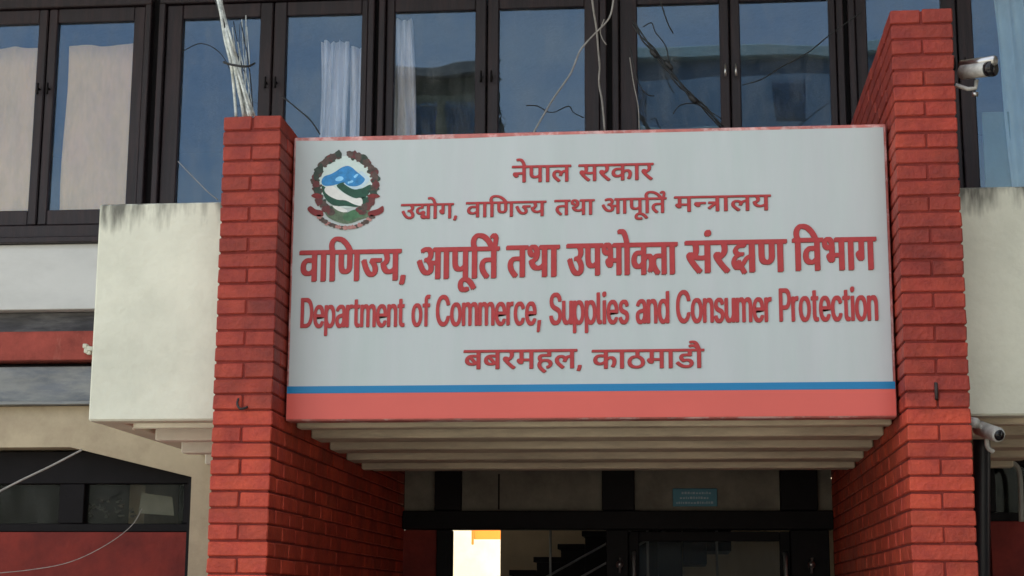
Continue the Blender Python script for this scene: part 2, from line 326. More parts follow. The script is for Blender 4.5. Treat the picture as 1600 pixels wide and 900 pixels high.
# upper windows: units of two casements each
ZB, ZT, GZ0, GZ1 = 3.55, 4.93, 3.71, 4.79
units = [((-4.12, -2.885), (-3.98, -3.54), (-3.43, -2.99)), ((-2.84, -1.625), (-2.71, -2.27), (-2.12, -1.70)), ((-1.60, -.355), (-1.515, -1.07), (-.94, -.475)),
         ((-.325, .905), (-.19, .25), (.36, .83)), ((.93, 2.16), (1.03, 1.42), (1.58, 1.93)), ((2.19, 3.42), (2.3, 2.72), (2.85, 3.3))]
handles = []
for k, (ub, p1, p2) in enumerate(units):
    y = 1.955 + random.uniform(-.004, .004); J = .035
    fr = MB(); fr.box(ub[0], ub[1], y, y+.1, ZB, ZB+.07, b=.005); fr.box(ub[0], ub[1], y+.001, y+.1, ZT-.055, ZT, b=.005)
    for (a, b_) in ((ub[0], ub[0]+J), (ub[1]-J, ub[1])): fr.box(a, b_, y-.003, y+.098, ZB+.071, ZT-.056, b=.005)
    w = part(fr, 'window', 'wood', bld)
    mid = (p1[1]+p2[0])/2
    for (s0, s1, pn) in ((ub[0]+J+.004, mid-.004, p1), (mid+.004, ub[1]-J-.004, p2)):
        ys = y+.022; sa = MB()
        sa.box(s0, pn[0], ys, ys+.045, ZB+.076, ZT-.060, b=.006); sa.box(pn[1], s1, ys, ys+.045, ZB+.076, ZT-.060, b=.006)
        sa.box(pn[0]+.0005, pn[1]-.0005, ys+.003, ys+.042, ZB+.076, GZ0, b=.004); sa.box(pn[0]+.0005, pn[1]-.0005, ys+.003, ys+.042, GZ1, ZT-.060, b=.004)
        part(sa, 'sash', 'wood', w)
        gx = MB().box(pn[0]-.01, pn[1]+.01, ys+.024, ys+.028, GZ0-.01, GZ1+.01)
        # every pane sits a hair askew, so each mirrors a slightly different piece of street and sky
        ax, azz = random.uniform(-.006, .006), random.uniform(-.004, .004)
        cx, cz = (pn[0]+pn[1])/2, (GZ0+GZ1)/2
        gx.v = [(v[0], v[1]+(v[0]-cx)*ax+(v[2]-cz)*azz, v[2]) for v in gx.v]
        part(gx, 'pane', 'glass', w)
    for s in (-1, 1):
        hx, hz = mid+s*.028, 4.40
        h = MB().tube([(hx, y+.022, hz), (hx, y-.004, hz)], .006, 8).tube([(hx, y-.004, hz+.03), (hx, y-.006, hz-.035)], [.005, .007], 8)
        part(h, 'handle', 'chrome' if k == 3 else 'black', w, True)
    # cover strip in the groove behind
    part(B(ub[1]-.005, ub[1]+.05, y+.06, y+.12, ZB, ZT, b=.003), 'cover_strip', 'black', w)

# entrance wall under the canopy
DY = 3.26
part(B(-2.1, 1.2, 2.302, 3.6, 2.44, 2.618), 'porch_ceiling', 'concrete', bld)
for (a, b_) in ((-1.637, -1.447), (-1.29, -.452), (-.262, .588), (.802, .888)): part(B(a+.002, b_-.002, DY+.03, DY+.055, 2.142, 2.44), 'transom_panel', 'transom', bld)
part(B(-1.072, -1.062, DY+.025, DY+.032, 2.15, 2.36), 'crack_strip', 'black', bld)
for (a, b_) in ((-1.447, -1.29), (-.452, -.262), (.588, .802)): part(B(a, b_, DY-.02, DY+.10, 2.142, 2.439, b=.004), 'transom_post', 'black', bld)
part(B(-1.637, .888, DY-.03, DY+.11, 2.03, 2.140, b=.006), 'lintel', 'black', bld)
part(B(-1.637, -1.435, DY+.02, DY+.2, 0, 2.028), 'red_panel', 'redwall', bld)
for (a, b_) in ((-1.433, -1.345), (-.43, -.30), (.64, .86)): part(B(a, b_, DY-.01, DY+.1, 0, 2.028, b=.004), 'door_post', 'black', bld)
for (a, b_, lb) in ((-.298, .638, None),):
    y = DY+.02; d = MB().box(a, a+.06, y, y+.045, 0.02, 2.02, b=.004).box(b_-.06, b_, y, y+.045, .02, 2.02, b=.004).box(a+.061, b_-.061, y+.001, y+.044, 1.965, 2.02, b=.003).box(a+.061, b_-.061, y+.001, y+.044, .02, .3, b=.003)
    dr = part(d, 'door', 'black', bld)
    part(B(a+.05, b_-.05, y+.02, y+.026, .29, 1.97), 'pane', 'doorglass', dr)
    for hx in (a+.03, b_-.03): part(MB().tube([(hx, y-.03, 1.42), (hx, y-.045, 1.60), (hx, y-.04, 1.86), (hx, y-.01, 1.90)], .013, 8), 'handle', 'chrome', dr, True)
# two old door knobs and scuffed edge strips seen at the posts
for px in (968, 1268):
    hx, hz = at(px, 882, DY-.04); part(MB().tube([(hx, DY-.01, hz), (hx, DY-.03, hz), (hx, DY-.05, hz)], [.010, .014, .022], 10).tube([(hx, DY-.03, hz-.05), (hx+.004, DY-.035, hz+.04)], .008, 6), 'knob', 'chrome', bld, True)
# hall behind the doors
part(B(-3.4, -3.3, 3.5, 7, 0, 2.6), 'hall_side_wall', 'interior', bld)
part(B(1.45, 1.55, 3.5, 7, 0, 2.6), 'hall_side_wall', 'interior', bld)
part(B(-1.455, 1.45, 7, 7.12, 0, 2.6), 'hall_back_wall', 'interior', bld)
part(B(-3.3, -2.5, 7, 7.12, 0, 2.6), 'hall_back_wall', 'interior', bld)
part(B(-2.5, -1.457, 7.001, 7.12, 2.33, 2.6), 'hall_back_wall', 'interior', bld)
o = MB().box(-1.735, -1.46, 7.5, 7.505, 2.135, 2.26, b=.001).box(-1.755, -1.737, 7.49, 7.52, 2.09, 2.26, b=.004).build('orange_awning', 'orange'); tag(o, 'narrow orange awning at the top of the bright rear doorway', 'awning')
o = B(-5, 2, 10.5, 10.65, .021, 3.2, b=.01).build('yard_wall', 'cream'); tag(o, 'sunny cream yard wall seen through the bright rear doorway', 'wall')
o = B(-6, 4, 7.3, 10.45, .0, .02).build('yard_floor', 'yard'); tag(o, kind='structure')
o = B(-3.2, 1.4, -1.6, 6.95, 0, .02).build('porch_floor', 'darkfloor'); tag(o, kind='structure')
# staircase rising to the right inside the hall
st = thing('staircase', 'dark staircase rising to the right inside the entrance hall', 'staircase', (-2.3, 5.0, 0))
run, rise = .168, .1
def stx(i): return -1.45 + i*run
q = MB(); 
tops = []; bots = []
k0 = -.4
for i in range(-16, 14):
    x0 = -1.158 + i*.168; zt = 1.83 + i*.0893
    if zt < .1 or zt > 2.6: continue
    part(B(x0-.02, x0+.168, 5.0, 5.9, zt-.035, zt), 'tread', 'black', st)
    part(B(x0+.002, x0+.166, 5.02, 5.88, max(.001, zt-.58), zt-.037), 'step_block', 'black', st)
for dz in (0, -.13):
    part(MB().tube([(*at(835, 912, 4.9)[:1], 4.9, at(835, 912, 4.9)[1]+dz), (at(1090, 770, 4.9)[0], 4.9, at(1090, 770, 4.9)[1]+dz)], .008, 8), 'handrail', 'rail', st, True)
for px in (860, 1012, 1120):
    xx, _ = at(px, 860, 4.9); part(MB().tube([(xx, 4.9, 1.55), (xx, 4.9, 2.3)], .009, 8), 'baluster', 'rail', st, True)
# small blue plate above the door
(xa, za), (xb, zb) = at(1051, 763, DY), at(1121, 791, DY)
pl = thing('notice_plate', 'small blue notice plate with pale writing above the right door', 'sign', (xa, DY+.02, zb))
part(B(xa, xb, DY+.012, DY+.028, zb, za, b=.003), 'board', 'plate', pl)
q = MB(); random.seed(5)
for row, (l, r) in enumerate(((.2, .84), (.16, .78), (.08, .9))):
    x = xa+(xb-xa)*l; z = za-(za-zb)*(.25+.27*row)
    while x < xa+(xb-xa)*r:
        w = random.uniform(.006, .015); q.box(x, x+w, DY+.0105, DY+.0125, z-.007, z+random.uniform(.002, .007)); x += w+.005
part(q, 'lettering', 'plateink', pl)

# ------------------------------------------------------------------ curtains
def curtain(name, label, pts_top, pts_bot, m, cat='curtain', folds=6, amp=.02, seed=1, y=2.05, group=None, thick=.006):
    """cloth hanging between an upper edge and a lower edge, each (X0, X1, Z)"""
    random.seed(seed); n = folds*8; rows = 8; q = MB()
    ph = [random.uniform(.7, 1.3) for _ in range(folds+1)]
    for side in (0, 1):
        for j in range(rows+1):
            t = j/rows
            x0 = pts_top[0]*(1-t)+pts_bot[0]*t; x1 = pts_top[1]*(1-t)+pts_bot[1]*t; z = pts_top[2]*(1-t)+pts_bot[2]*t
            for i in range(n+1):
                u = i/n; fo = ph[int(u*folds)]
                q.v.append((x0+(x1-x0)*u+.006*math.sin(7*t+i), y+thick*side+amp*fo*math.sin(u*folds*2*math.pi+.8*math.sin(2*t+seed)), z+.006*math.sin(3*u*folds)*(1-t)))
    W = n+1; H = (rows+1)*W
    for j in range(rows):
        for i in range(n):
            a = j*W+i; q.f.append((a, a+1, a+W+1, a+W)); q.f.append((H+a, H+a+W, H+a+W+1, H+a+1))
    for i in range(n): q.f.append((i, H+i, H+i+1, i+1)); a = rows*W+i; q.f.append((a, a+1, H+a+1, H+a))
    for j in range(rows):
        a = j*W; q.f.append((a, a+W, H+a+W, H+a)); a = j*W+n; q.f.append((a, H+a, H+a+W, a+W))
    o = q.build(name, m, None, True); return tag(o, label, cat, group)
curtain('curtain', 'tan curtain drawn across the leftmost window pane', (-4.02, -3.53, 4.67), (-4.02, -3.50, 3.6), 'tancurtain', folds=4, amp=.010, seed=2, y=2.04)
curtain('curtain', 'plain tan curtain filling the second window pane from the left', (-3.38, -2.96, 4.67), (-3.38, -2.95, 3.6), 'tancurtain', folds=3, amp=.005, seed=4, y=2.04)
def cur(px0, px1, py0, qx0, qx1, y=2.05): a, b_ = at(px0, py0, y), at(px1, py0, y); c, d = at(qx0, 225, y), at(qx1, 225, y); return (a[0], b_[0], a[1]), (c[0], d[0], 3.6)
t, b_ = cur(502, 545, 66, 500, 540); curtain('curtain', 'white curtain gathered in narrow folds in the window above the emblem', t, b_, 'whitecurtain', folds=4, amp=.02, seed=6)
t, b_ = cur(541, 572, 72, 552, 572); curtain('curtain', 'white curtain flared wide at its top beside the gathered one above the emblem', t, b_, 'whitecurtain', folds=2, amp=.015, seed=8, y=2.08)
t, b_ = cur(614, 646, 32, 614, 655); curtain('curtain', 'white curtain at the left edge of the pane that mirrors the olive block', t, b_, 'whitecurtain', folds=3, amp=.022, seed=9)
t, b_ = cur(1560, 1600, -20, 1575, 1612); curtain('curtain', 'pale green curtain in the window right of the taller brick pillar', (1.70, 1.86, 4.9), (1.76, 1.95, 3.6), 'greencurtain', folds=2, amp=.015, seed=10)
o = B(at(1535, 200, 2.06)[0], at(1578, 200, 2.06)[0], 2.055, 2.07, 3.6, at(1550, 175, 2.06)[1], b=.003).build('green_board', 'greenboard'); tag(o, 'dull green board standing inside the window right of the taller pillar', 'board')

# ------------------------------------------------------------------ entrance canopy
CY0, CY1 = .30, 1.99
can = thing('entrance_canopy', 'white stained concrete canopy with stepped fins beneath it', 'canopy', (0, 1, 2.36))
def parapet(x0, x1, nm='parapet'):
    bm = bmesh.new(); bmesh.ops.create_grid(bm, x_segments=24, y_segments=24, size=.5)
    q = MB(); q.box(x0, x1, CY0, CY0+.12, 2.36, 3.315, b=.008); return part(q, nm, 'parapet', can)
parapet(-2.515, -1.884); parapet(-1.634, .884); parapet(1.134, 1.79)
part(B(-2.515, -2.40, CY0+.121, CY1, 2.362, 3.31, b=.006), 'parapet', 'parapet', can)
part(B(1.68, 1.79, CY0+.121, CY1, 2.362, 3.31, b=.006), 'parapet', 'parapet', can)
part(B(-2.399, -1.884, CY0+.122, CY1, 2.47, 2.62), 'slab', 'fin', can)
part(B(-1.634, .884, CY0+.122, CY1, 2.47, 2.62), 'slab', 'fin', can)
part(B(1.134, 1.679, CY0+.122, CY1, 2.47, 2.62), 'slab', 'fin', can)
fz = [2.338, 2.322, 2.308, 2.294, 2.280]
for seg, (x0, x1) in enumerate(((-2.35, -1.884), (-1.634, .884), (1.134, 1.66))):
    for k in range(5):
        y0 = .31+.40*k
        part(B(x0, x1, y0 if k else .4215, y0+(.2 if seg else .1) if k < 4 else y0+.07, fz[k]-(0 if seg else .006*k), 2.469, b=.006), 'fin', 'fin' if seg else 'finwhite', can)
part(B(-1.634, .884, 1.995, 2.29, 2.30, 2.60), 'rear_beam', 'fin', can)

# ------------------------------------------------------------------ brick pillars
CH_ = .0655; JT = .0080
def brick_mesh(lx, ly, lz, seed):
    random.seed(seed); bm = bmesh.new(); bmesh.ops.create_cube(bm, size=1)
    for v in bm.verts: v.co = Vector((v.co.x*lx, v.co.y*ly, v.co.z*lz)) + Vector((random.uniform(-.0022, .0022), random.uniform(-.0022, .0022), random.uniform(-.0018, .0018)))
    bmesh.ops.bevel(bm, geom=bm.edges[:], offset=.0042, segments=1, affect='EDGES')
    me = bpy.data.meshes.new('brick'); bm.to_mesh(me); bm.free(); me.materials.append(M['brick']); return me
variants = {}
def bvar(kind, dims):
    if kind not in variants: variants[kind] = [brick_mesh(*dims, seed=hash_(kind)*10+i) for i in range(6)]
    return random.choice(variants[kind])
def hash_(k): return sum(ord(c)*(i+3) for i, c in enumerate(k))
def pillar(x0, x1, ztop, inner, label, hook):
    root = thing('brick_pillar', label, 'pillar', ((x0+x1)/2, 0, 0))
    n = int(round(ztop/CH_)); off = ztop-n*CH_
    s = 1 if inner > 0 else -1           # +1: inner face looks to +X
    ins = .006
    q = MB().box(x0+ins, x1-ins, ins, 2.30, 0, ztop-.010)
    q.box(x0+ins, x1-ins, 2.302, 3.36, 0, 2.43)
    part(q, 'mortar_core', 'mortar', root)
    cand = []
    st_ = random.getstate(); random.seed(int(ztop*100))
    for c in range(n):
        z = ztop-(n-c)*CH_+CH_/2; A = (n-c) % 2 == 0; w = x1-x0; jog = random.uniform(-.0015, .0015)
        hz = CH_-JT+random.uniform(-.001, .001)
        if A: cand.append(('full', (w, .118, CH_-JT), ((x0+x1)/2, .059, z), 0)); ys = .118+JT
        else:
            for k in (0, 1): cand.append(('head', ((w-JT)/2, .236, CH_-JT), (x0+(w-JT)/4+k*((w-JT)/2+JT), .118, z), 0))
            ys = .236+JT
        yend = 3.30 if z < 2.42 else 2.0
        for side in (s, -s):
            y = ys; xf = x1 if side > 0 else x0
            while y < yend-.05:
                L_ = min(.236, yend-y)
                kind = 'side' if abs(L_-.236) < 1e-6 else 'side%d' % int(L_*1000)
                cand.append((kind, (.06, L_, CH_-JT), (xf-side*.030, y+L_/2, z), 0 if side == s else 1)); y += L_+JT
    def vis(c):
        kind, d, p, far = c
        if far: return 1e6
        v = Vector(p)-Vector((0, -CD, CH)); dz = v.dot(fwd); px = 800+CF*v.dot(rgt)/dz; py = 450-CF*v.dot(up)/dz
        if not (-10 < px < 1610 and -15 < py < 915): return 1e5+dz
        if kind.startswith('side') and 2.36 < p[2] < 3.45 and p[1] > .4: return 1e4+dz
        return dz
    cand.sort(key=vis); rest = MB()
    for i, (kind, d, p, far) in enumerate(cand):
        me = bvar(kind, d); j = [random.uniform(-.0018, .0018) for _ in range(3)]
        if i < 298 and vis((kind, d, p, far)) < 1e4:
            o = bpy.data.objects.new('brick', me); link(o, root); o.location = (p[0]-root.location.x+j[0]*.3, p[1]+j[1], p[2]+j[2]*.4)
            o.rotation_euler = (random.uniform(-.006, .006), random.uniform(-.006, .006), random.uniform(-.004, .004))
        else:
            k = len(rest.v); rest.v += [(v.co.x+p[0]-root.location.x, v.co.y+p[1]+j[1], v.co.z+p[2]) for v in me.vertices]
            rest.f += [tuple(k+a for a in f.vertices) for f in me.polygons]
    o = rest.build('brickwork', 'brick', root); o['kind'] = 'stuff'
    hx, hz = at(*hook, -.01)
    if s > 0: h = MB().tube(smooth_path([(hx-.012, .005, hz+.03), (hx-.014, -.012, hz+.005), (hx, -.018, hz-.018), (hx+.022, -.012, hz-.014), (hx+.024, .004, hz-.008)]), .005, 6)
    else: h = MB().tube([(hx, .01, hz+.03), (hx, -.008, hz+.028), (hx, -.010, hz-.03), (hx, .006, hz-.034)], .007, 6)
    part(h, 'hook' if s > 0 else 'staple', 'iron', root, True)
    random.setstate(st_); return root
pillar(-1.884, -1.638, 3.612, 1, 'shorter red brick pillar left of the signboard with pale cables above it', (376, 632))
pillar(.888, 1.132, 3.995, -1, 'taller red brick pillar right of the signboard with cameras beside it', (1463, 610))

# ------------------------------------------------------------------ signboard
SX0, SX1, SZ0, SZ1, SY = -1.630, .878, 2.345, 3.570, .20
sg = thing('signboard', 'large white signboard with red lettering, round emblem and blue and red stripes', 'sign', ((SX0+SX1)/2, SY, SZ0))
part(B(SX0, SX1, SY+.006, SY+.095, SZ0, SZ1, b=.004), 'box_frame', 'signrim', sg)
def sheet(x0, x1, z0, z1, y, nm, m, sag=0):
    q = MB(); nx, nz_ = 40, 6
    for j in range(nz_+1):
        for i in range(nx+1):
            u, w = i/nx, j/nz_; q.v.append((x0+(x1-x0)*u, y - sag*math.sin(math.pi*w)*(.6+.4*math.sin(u*9)), z0+(z1-z0)*w - (.007*math.sin(math.pi*min(1, u/.42))*w if nm == 'face_sheet' else 0)))
    W = nx+1
    for j in range(nz_):
        for i in range(nx): a = j*W+i; q.f.append((a, a+1, a+W+1, a+W))
    return part(q, nm, m, sg, True)
sheet(SX0+.010, SX1-.012, 2.488, SZ1-.016, SY+.0005, 'face_sheet', 'signface')
part(B(SX0+.004, SX1-.004, SY-.0005, SY+.004, 2.459, 2.489), 'blue_stripe', 'signblue', sg)
part(B(SX0+.004, SX1-.004, SY-.0002, SY+.0045, SZ0+.006, 2.4585), 'red_stripe', 'signred', sg)
GLYPHS = {
    'न': '0,357 327,357 327,316 268,316 268,0 221,0 221,171 117,171 117,140 115,126 109,116 100,110 88,108 74,111 59,120 44,133 32,149 24,166 21,183 23,195 29,204 40,210 56,212 221,212 221,316 0,316',
    'प': '275,316 275,0 229,0 229,110 211,100 192,91 171,86 146,84 124,86 104,92 87,100 74,111 61,128 52,148 47,173 45,206 45,316 0,316 0,357 335,357 335,316|229,316 92,316 92,212 94,175 96,162 99,152 103,145 109,138 126,128 151,125 173,127 194,136 213,147 229,161',
    'ा': '98,316 98,0 51,0 51,316 0,316 0,357 157,357 157,316',
    'ल': '0,316 0,357 398,357 398,316 338,316 338,0 292,0 292,204 284,204 270,203 256,198 242,188 228,173 216,150 204,119 160,133 168,158 179,180 165,189 151,196 136,201 120,203 100,199 85,190 75,174 72,156 75,134 85,114 100,94 121,73 177,23 146,-7 86,48 68,65 54,83 42,101 30,128 26,158 29,186 40,208 56,224 75,236 96,242 117,245 141,243 163,236 184,226 203,213 227,230 255,241 287,245 292,245 292,316',
    'स': '337,316 337,0 291,0 291,153 274,148 257,146 218,144 193,145 167,148 143,153 122,159 96,145 113,125 131,105 151,84 173,63 195,43 218,24 187,-7 127,50 76,104 42,147 32,163 26,175 24,185 23,195 25,206 32,216 43,223 60,226 73,224 85,219 95,211 104,201 114,213 120,229 124,246 125,263 122,294 115,316 0,316 0,357 397,357 397,316|212,185 253,187 291,195 291,316 161,316 168,294 170,279 171,263 170,241 166,221 159,205 150,191 171,188 191,186',
    'र': '227,24 196,-7 174,12 152,31 132,50 79,104 59,127 43,147 33,163 27,175 24,185 23,195 25,206 32,216 43,223 60,226 73,224 85,219 95,211 104,200 123,213 137,229 144,248 147,269 144,295 137,316 0,316 0,357 244,357 244,316 184,316 191,293 193,263 190,234 180,210 165,189 146,173 122,158 96,146 114,126 134,105 156,84 179,63 203,43',
    'क': '446,316 260,316 260,200 279,216 302,226 327,229 350,227 370,219 388,205 401,187 409,164 411,137 409,110 403,81 396,61 386,42 374,22 333,46 346,66 356,88 363,112 365,136 363,160 354,176 341,186 323,190 302,185 281,171 260,148 260,0 213,0 213,100 198,89 179,78 156,70 130,68 104,71 79,79 58,92 41,112 30,136 26,167 30,195 40,219 58,240 81,255 109,264 140,267 170,265 195,261 191,219 168,223 143,225 113,221 91,210 78,192 73,168 77,141 90,123 109,112 131,108 155,111 176,120 195,133 213,149 213,316 0,316 0,357 446,357',
    'उ': '0,357 323,357 323,316 260,316 274,293 279,267 274,235 258,209 233,188 253,169 270,146 279,128 285,109 287,87 283,61 274,39 258,22 238,10 215,2 188,0 167,2 146,8 126,18 107,32 88,51 69,75 51,104 34,139 17,180 57,194 69,165 80,139 93,115 106,94 120,76 135,62 158,47 184,43 205,45 223,53 234,68 238,92 235,115 225,135 209,155 189,173 171,170 152,169 149,209 175,211 196,216 212,224 227,241 232,266 230,282 223,296 214,308 202,316 0,316',
    'द': '237,-33 214,6 196,42 182,40 165,39 141,41 116,45 93,53 72,65 53,80 39,101 30,126 26,156 29,180 35,200 46,216 59,230 80,245 105,254 124,259 145,261 167,262 169,262 169,316 0,316 0,357 307,357 307,316 216,316 216,221 188,221 158,220 134,217 115,212 99,204 88,194 80,182 74,168 72,150 78,123 95,100 113,89 136,83 165,80 172,80 179,81 176,101 179,118 188,130 200,136 214,138 236,134 252,124 262,109 265,93 263,77 256,65 247,56 235,49 252,21 276,-14',
    'य': '342,357 342,316 282,316 282,0 235,0 235,103 218,93 197,84 173,78 145,76 113,80 85,91 62,111 43,136 30,167 22,203 53,212 75,224 88,240 92,262 90,278 85,292 78,305 71,316 0,316 0,357|74,173 87,148 103,131 123,120 149,117 176,120 199,129 219,142 235,157 235,316 121,316 130,296 136,276 138,256 131,219 110,191',
    'ो': '98,316 98,0 51,0 51,316 0,316 0,357 157,357 157,316|52,353 44,381 36,405 28,425 15,447 2,462 -14,470 -32,473 -55,470 -72,465 -86,507 -62,513 -34,515 -5,511 20,500 34,488 48,471 61,450 72,424 84,391 95,353',
    'ग': '119,316 119,134 118,121 112,111 104,104 92,102 77,105 61,114 47,128 34,144 26,161 24,177 25,189 31,198 42,204 59,206 73,206 73,316 0,316 0,357 332,357 332,316 272,316 272,0 226,0 226,316',
    'व': '328,316 268,316 268,0 222,0 222,95 206,85 186,76 162,70 134,68 105,71 79,80 57,94 40,113 30,137 26,164 30,195 41,220 59,240 84,255 113,264 146,267 165,266 187,264 203,261 200,219 176,223 149,225 117,221 93,209 78,190 73,165 77,139 91,122 111,111 135,108 163,111 186,121 206,134 222,149 222,316 0,316 0,357 328,357',
    'ण': '364,316 364,0 318,0 318,316 241,316 241,184 240,162 236,144 230,128 221,114 207,101 190,92 169,86 144,84 112,88 85,99 65,118 57,133 51,151 47,174 45,202 45,316 0,316 0,357 423,357 423,316|143,125 168,129 184,143 190,154 193,165 195,203 195,316 92,316 92,203 94,167 97,155 102,144 109,136 118,130 129,126',
    'ि': '51,316 0,316 0,357 46,357 40,370 35,384 32,399 30,416 34,444 45,468 64,488 88,503 118,512 153,515 205,510 253,495 296,471 336,438 372,399 404,353 356,353 296,420 231,460 163,473 138,471 117,466 100,456 83,436 77,410 78,394 82,380 95,357 157,357 157,316 98,316 98,0 51,0',
    'ज': '375,316 375,0 329,0 329,213 250,213 217,214 236,196 250,174 260,150 263,125 260,101 251,81 238,65 220,55 200,48 178,46 158,48 139,54 120,63 102,78 84,97 67,121 50,152 34,188 18,230 59,245 76,197 95,159 114,128 133,106 154,92 176,88 192,90 206,98 215,111 218,130 213,155 200,178 181,199 157,217 173,253 329,253 329,316 0,316 0,357 435,357 435,316',
    'त': '276,316 276,0 230,0 230,188 167,188 136,188 115,185 99,180 86,172 76,157 72,136 78,108 94,82 110,64 131,44 156,23 125,-7 76,39 55,62 39,87 29,112 26,139 28,158 34,175 42,190 53,202 72,214 94,223 111,226 132,228 156,229 230,229 230,316 0,316 0,357 335,357 335,316',
    'थ': '318,316 318,0 271,0 271,103 253,93 231,84 206,78 177,76 146,79 118,88 94,104 74,125 58,152 48,185 80,194 106,204 124,217 141,240 146,268 143,293 133,312 118,323 98,326 85,325 75,319 68,311 65,299 77,276 112,265 107,225 84,229 65,237 48,247 32,269 26,298 32,326 47,347 71,359 99,363 122,360 144,353 163,340 179,322 190,299 193,269 190,243 183,220 170,200 153,184 131,170 105,157 119,139 134,127 154,119 180,117 208,119 231,128 252,141 271,158 271,316 224,316 224,357 377,357 377,316',
    'आ': '270,125 267,101 258,81 244,65 225,55 203,48 179,46 147,50 118,62 91,83 66,113 41,153 17,204 57,219 74,182 92,150 111,123 131,104 152,92 175,88 195,90 211,98 221,111 225,130 222,150 213,168 199,184 183,199 149,196 146,236 180,240 202,250 214,265 218,284 215,302 205,314 190,321 173,323 153,321 135,317 98,302 84,341 101,349 121,356 145,361 171,363 199,361 222,353 240,341 253,324 261,306 264,284 259,257 247,234 225,215 237,204 279,201 312,203 341,209 341,316 299,316 299,357 596,357 596,316 536,316 536,0 490,0 490,316 388,316 388,0 341,0 341,167 314,162 286,160 261,162 268,144',
    'ू': '-36,-141 -67,-150 -83,-153 -99,-154 -126,-151 -149,-144 -167,-131 -180,-115 -189,-95 -191,-72 -188,-52 -180,-33 -165,-17 -145,-4 -121,4 -93,6 -66,5 -40,-1 -18,-10 3,-22 22,-36 39,-52 55,-70 70,-89 83,-109 48,-131 27,-102 6,-77 -16,-58 -38,-44 -63,-36 -90,-33 -115,-36 -134,-44 -145,-57 -149,-74 -145,-92 -134,-104 -119,-110 -102,-113 -88,-112 -75,-109 -51,-101',
    'म': '292,316 292,0 246,0 246,144 119,144 119,122 117,106 111,95 102,89 91,87 80,89 68,94 57,102 46,112 37,124 29,136 24,148 22,160 24,169 30,177 41,183 57,184 72,184 72,316 0,316 0,357 352,357 352,316|246,316 119,316 119,184 246,184',
    'ठ': '345,316 213,316 213,238 241,225 265,208 284,188 298,165 307,141 310,114 307,89 301,67 291,49 277,33 260,21 240,12 218,5 195,1 171,0 130,4 95,14 66,32 44,57 31,88 26,124 29,148 35,170 46,189 60,205 77,218 97,228 119,235 142,240 165,241 167,241 167,316 0,316 0,357 345,357|168,41 194,43 217,49 236,59 251,73 260,92 263,115 259,141 246,165 234,178 217,190 197,200 177,200 150,199 127,193 107,184 93,173 82,159 75,141 72,121 75,96 84,76 100,61 119,50 142,44',
    'ड': '206,128 189,127 172,123 157,119 142,113 118,131 97,151 83,175 79,202 80,217 84,230 91,240 100,249 114,257 131,263 151,266 177,267 230,267 230,316 0,316 0,357 340,357 340,316 277,316 277,226 171,226 146,225 133,219 127,211 125,199 127,187 133,176 150,159 178,166 208,169 235,166 258,159 279,147 294,131 304,112 307,88 304,64 294,43 279,25 257,11 228,3 194,0 157,3 124,11 93,25 64,44 38,66 14,91 49,119 71,95 94,76 116,61 140,51 166,45 194,43 231,47 253,62 260,87 257,105 246,117 229,125',
    'ौ': '98,316 98,0 51,0 51,316 0,316 0,357 157,357 157,316|46,353 31,373 18,387 5,396 -8,401 -21,403 -35,404 -47,403 -59,400 -82,392 -97,431 -70,441 -55,443 -38,444 -14,441 7,432 26,417 41,397 44,399 32,425 21,445 10,459 -2,468 -16,473 -33,475 -56,473 -73,467 -86,507 -62,513 -34,515 -5,511 20,500 34,488 48,471 61,450 72,424 84,391 95,353',
    'भ': '100,363 120,362 138,357 153,349 167,337 177,324 184,306 189,283 191,251 191,184 306,184 306,316 231,316 231,357 412,357 412,316 353,316 353,0 306,0 306,144 191,144 191,122 189,106 182,95 173,89 163,87 151,89 140,94 128,102 117,112 108,124 101,136 96,148 94,160 96,169 102,177 113,183 129,184 145,184 145,245 145,269 142,286 139,299 133,309 118,322 97,326 83,324 74,319 67,310 65,299 69,285 79,275 97,268 125,264 121,223 94,227 71,234 52,244 33,267 26,299 32,328 48,348 72,359',
    'ं': '-106,443 -104,456 -97,467 -87,474 -75,477 -62,474 -52,467 -45,456 -43,443 -45,431 -52,420 -62,413 -75,410 -87,413 -97,420 -104,431',
    'ब': '336,316 277,316 277,0 230,0 230,95 213,85 193,76 168,70 138,68 108,71 81,80 58,94 41,113 30,137 26,164 30,195 42,220 61,240 87,255 117,264 152,267 172,266 194,264 212,261 209,221 183,225 154,227 132,225 210,129 230,147 230,316 0,316 0,357 336,357|73,165 78,139 92,120 114,109 139,106 159,107 177,112 96,213 79,193',
    'ह': '184,40 203,47 218,56 228,69 231,85 227,104 215,119 193,128 161,132 136,130 116,124 100,115 85,96 79,71 81,54 86,37 96,19 113,0 129,-15 149,-32 173,-51 142,-82 110,-55 83,-29 62,-5 46,20 36,46 33,75 36,95 42,113 53,129 66,142 56,154 47,168 42,184 40,202 41,217 45,230 52,240 61,249 75,257 91,263 110,266 132,267 207,267 207,316 0,316 0,357 314,357 314,316 254,316 254,226 132,226 107,225 94,219 88,211 86,199 87,188 91,179 98,171 105,163 133,170 163,172 188,171 209,167 228,160 249,146 265,129 273,109 276,88 271,57 257,33 242,20 223,9 200,1',
    'े': '-97,353 -105,381 -113,405 -121,425 -133,447 -147,462 -163,470 -181,473 -203,470 -221,465 -235,507 -211,513 -183,515 -154,511 -129,500 -114,488 -101,471 -88,450 -76,424 -65,391 -54,353',
    'ै': '-103,353 -118,373 -131,387 -144,396 -157,401 -170,403 -184,404 -195,403 -207,400 -231,392 -246,431 -218,441 -203,443 -187,444 -163,441 -141,432 -123,417 -107,397 -105,399 -116,425 -128,445 -139,459 -151,468 -165,473 -182,475 -204,473 -222,467 -235,507 -211,513 -183,515 -154,511 -129,500 -114,488 -101,471 -88,450 -76,424 -65,391 -54,353',
}
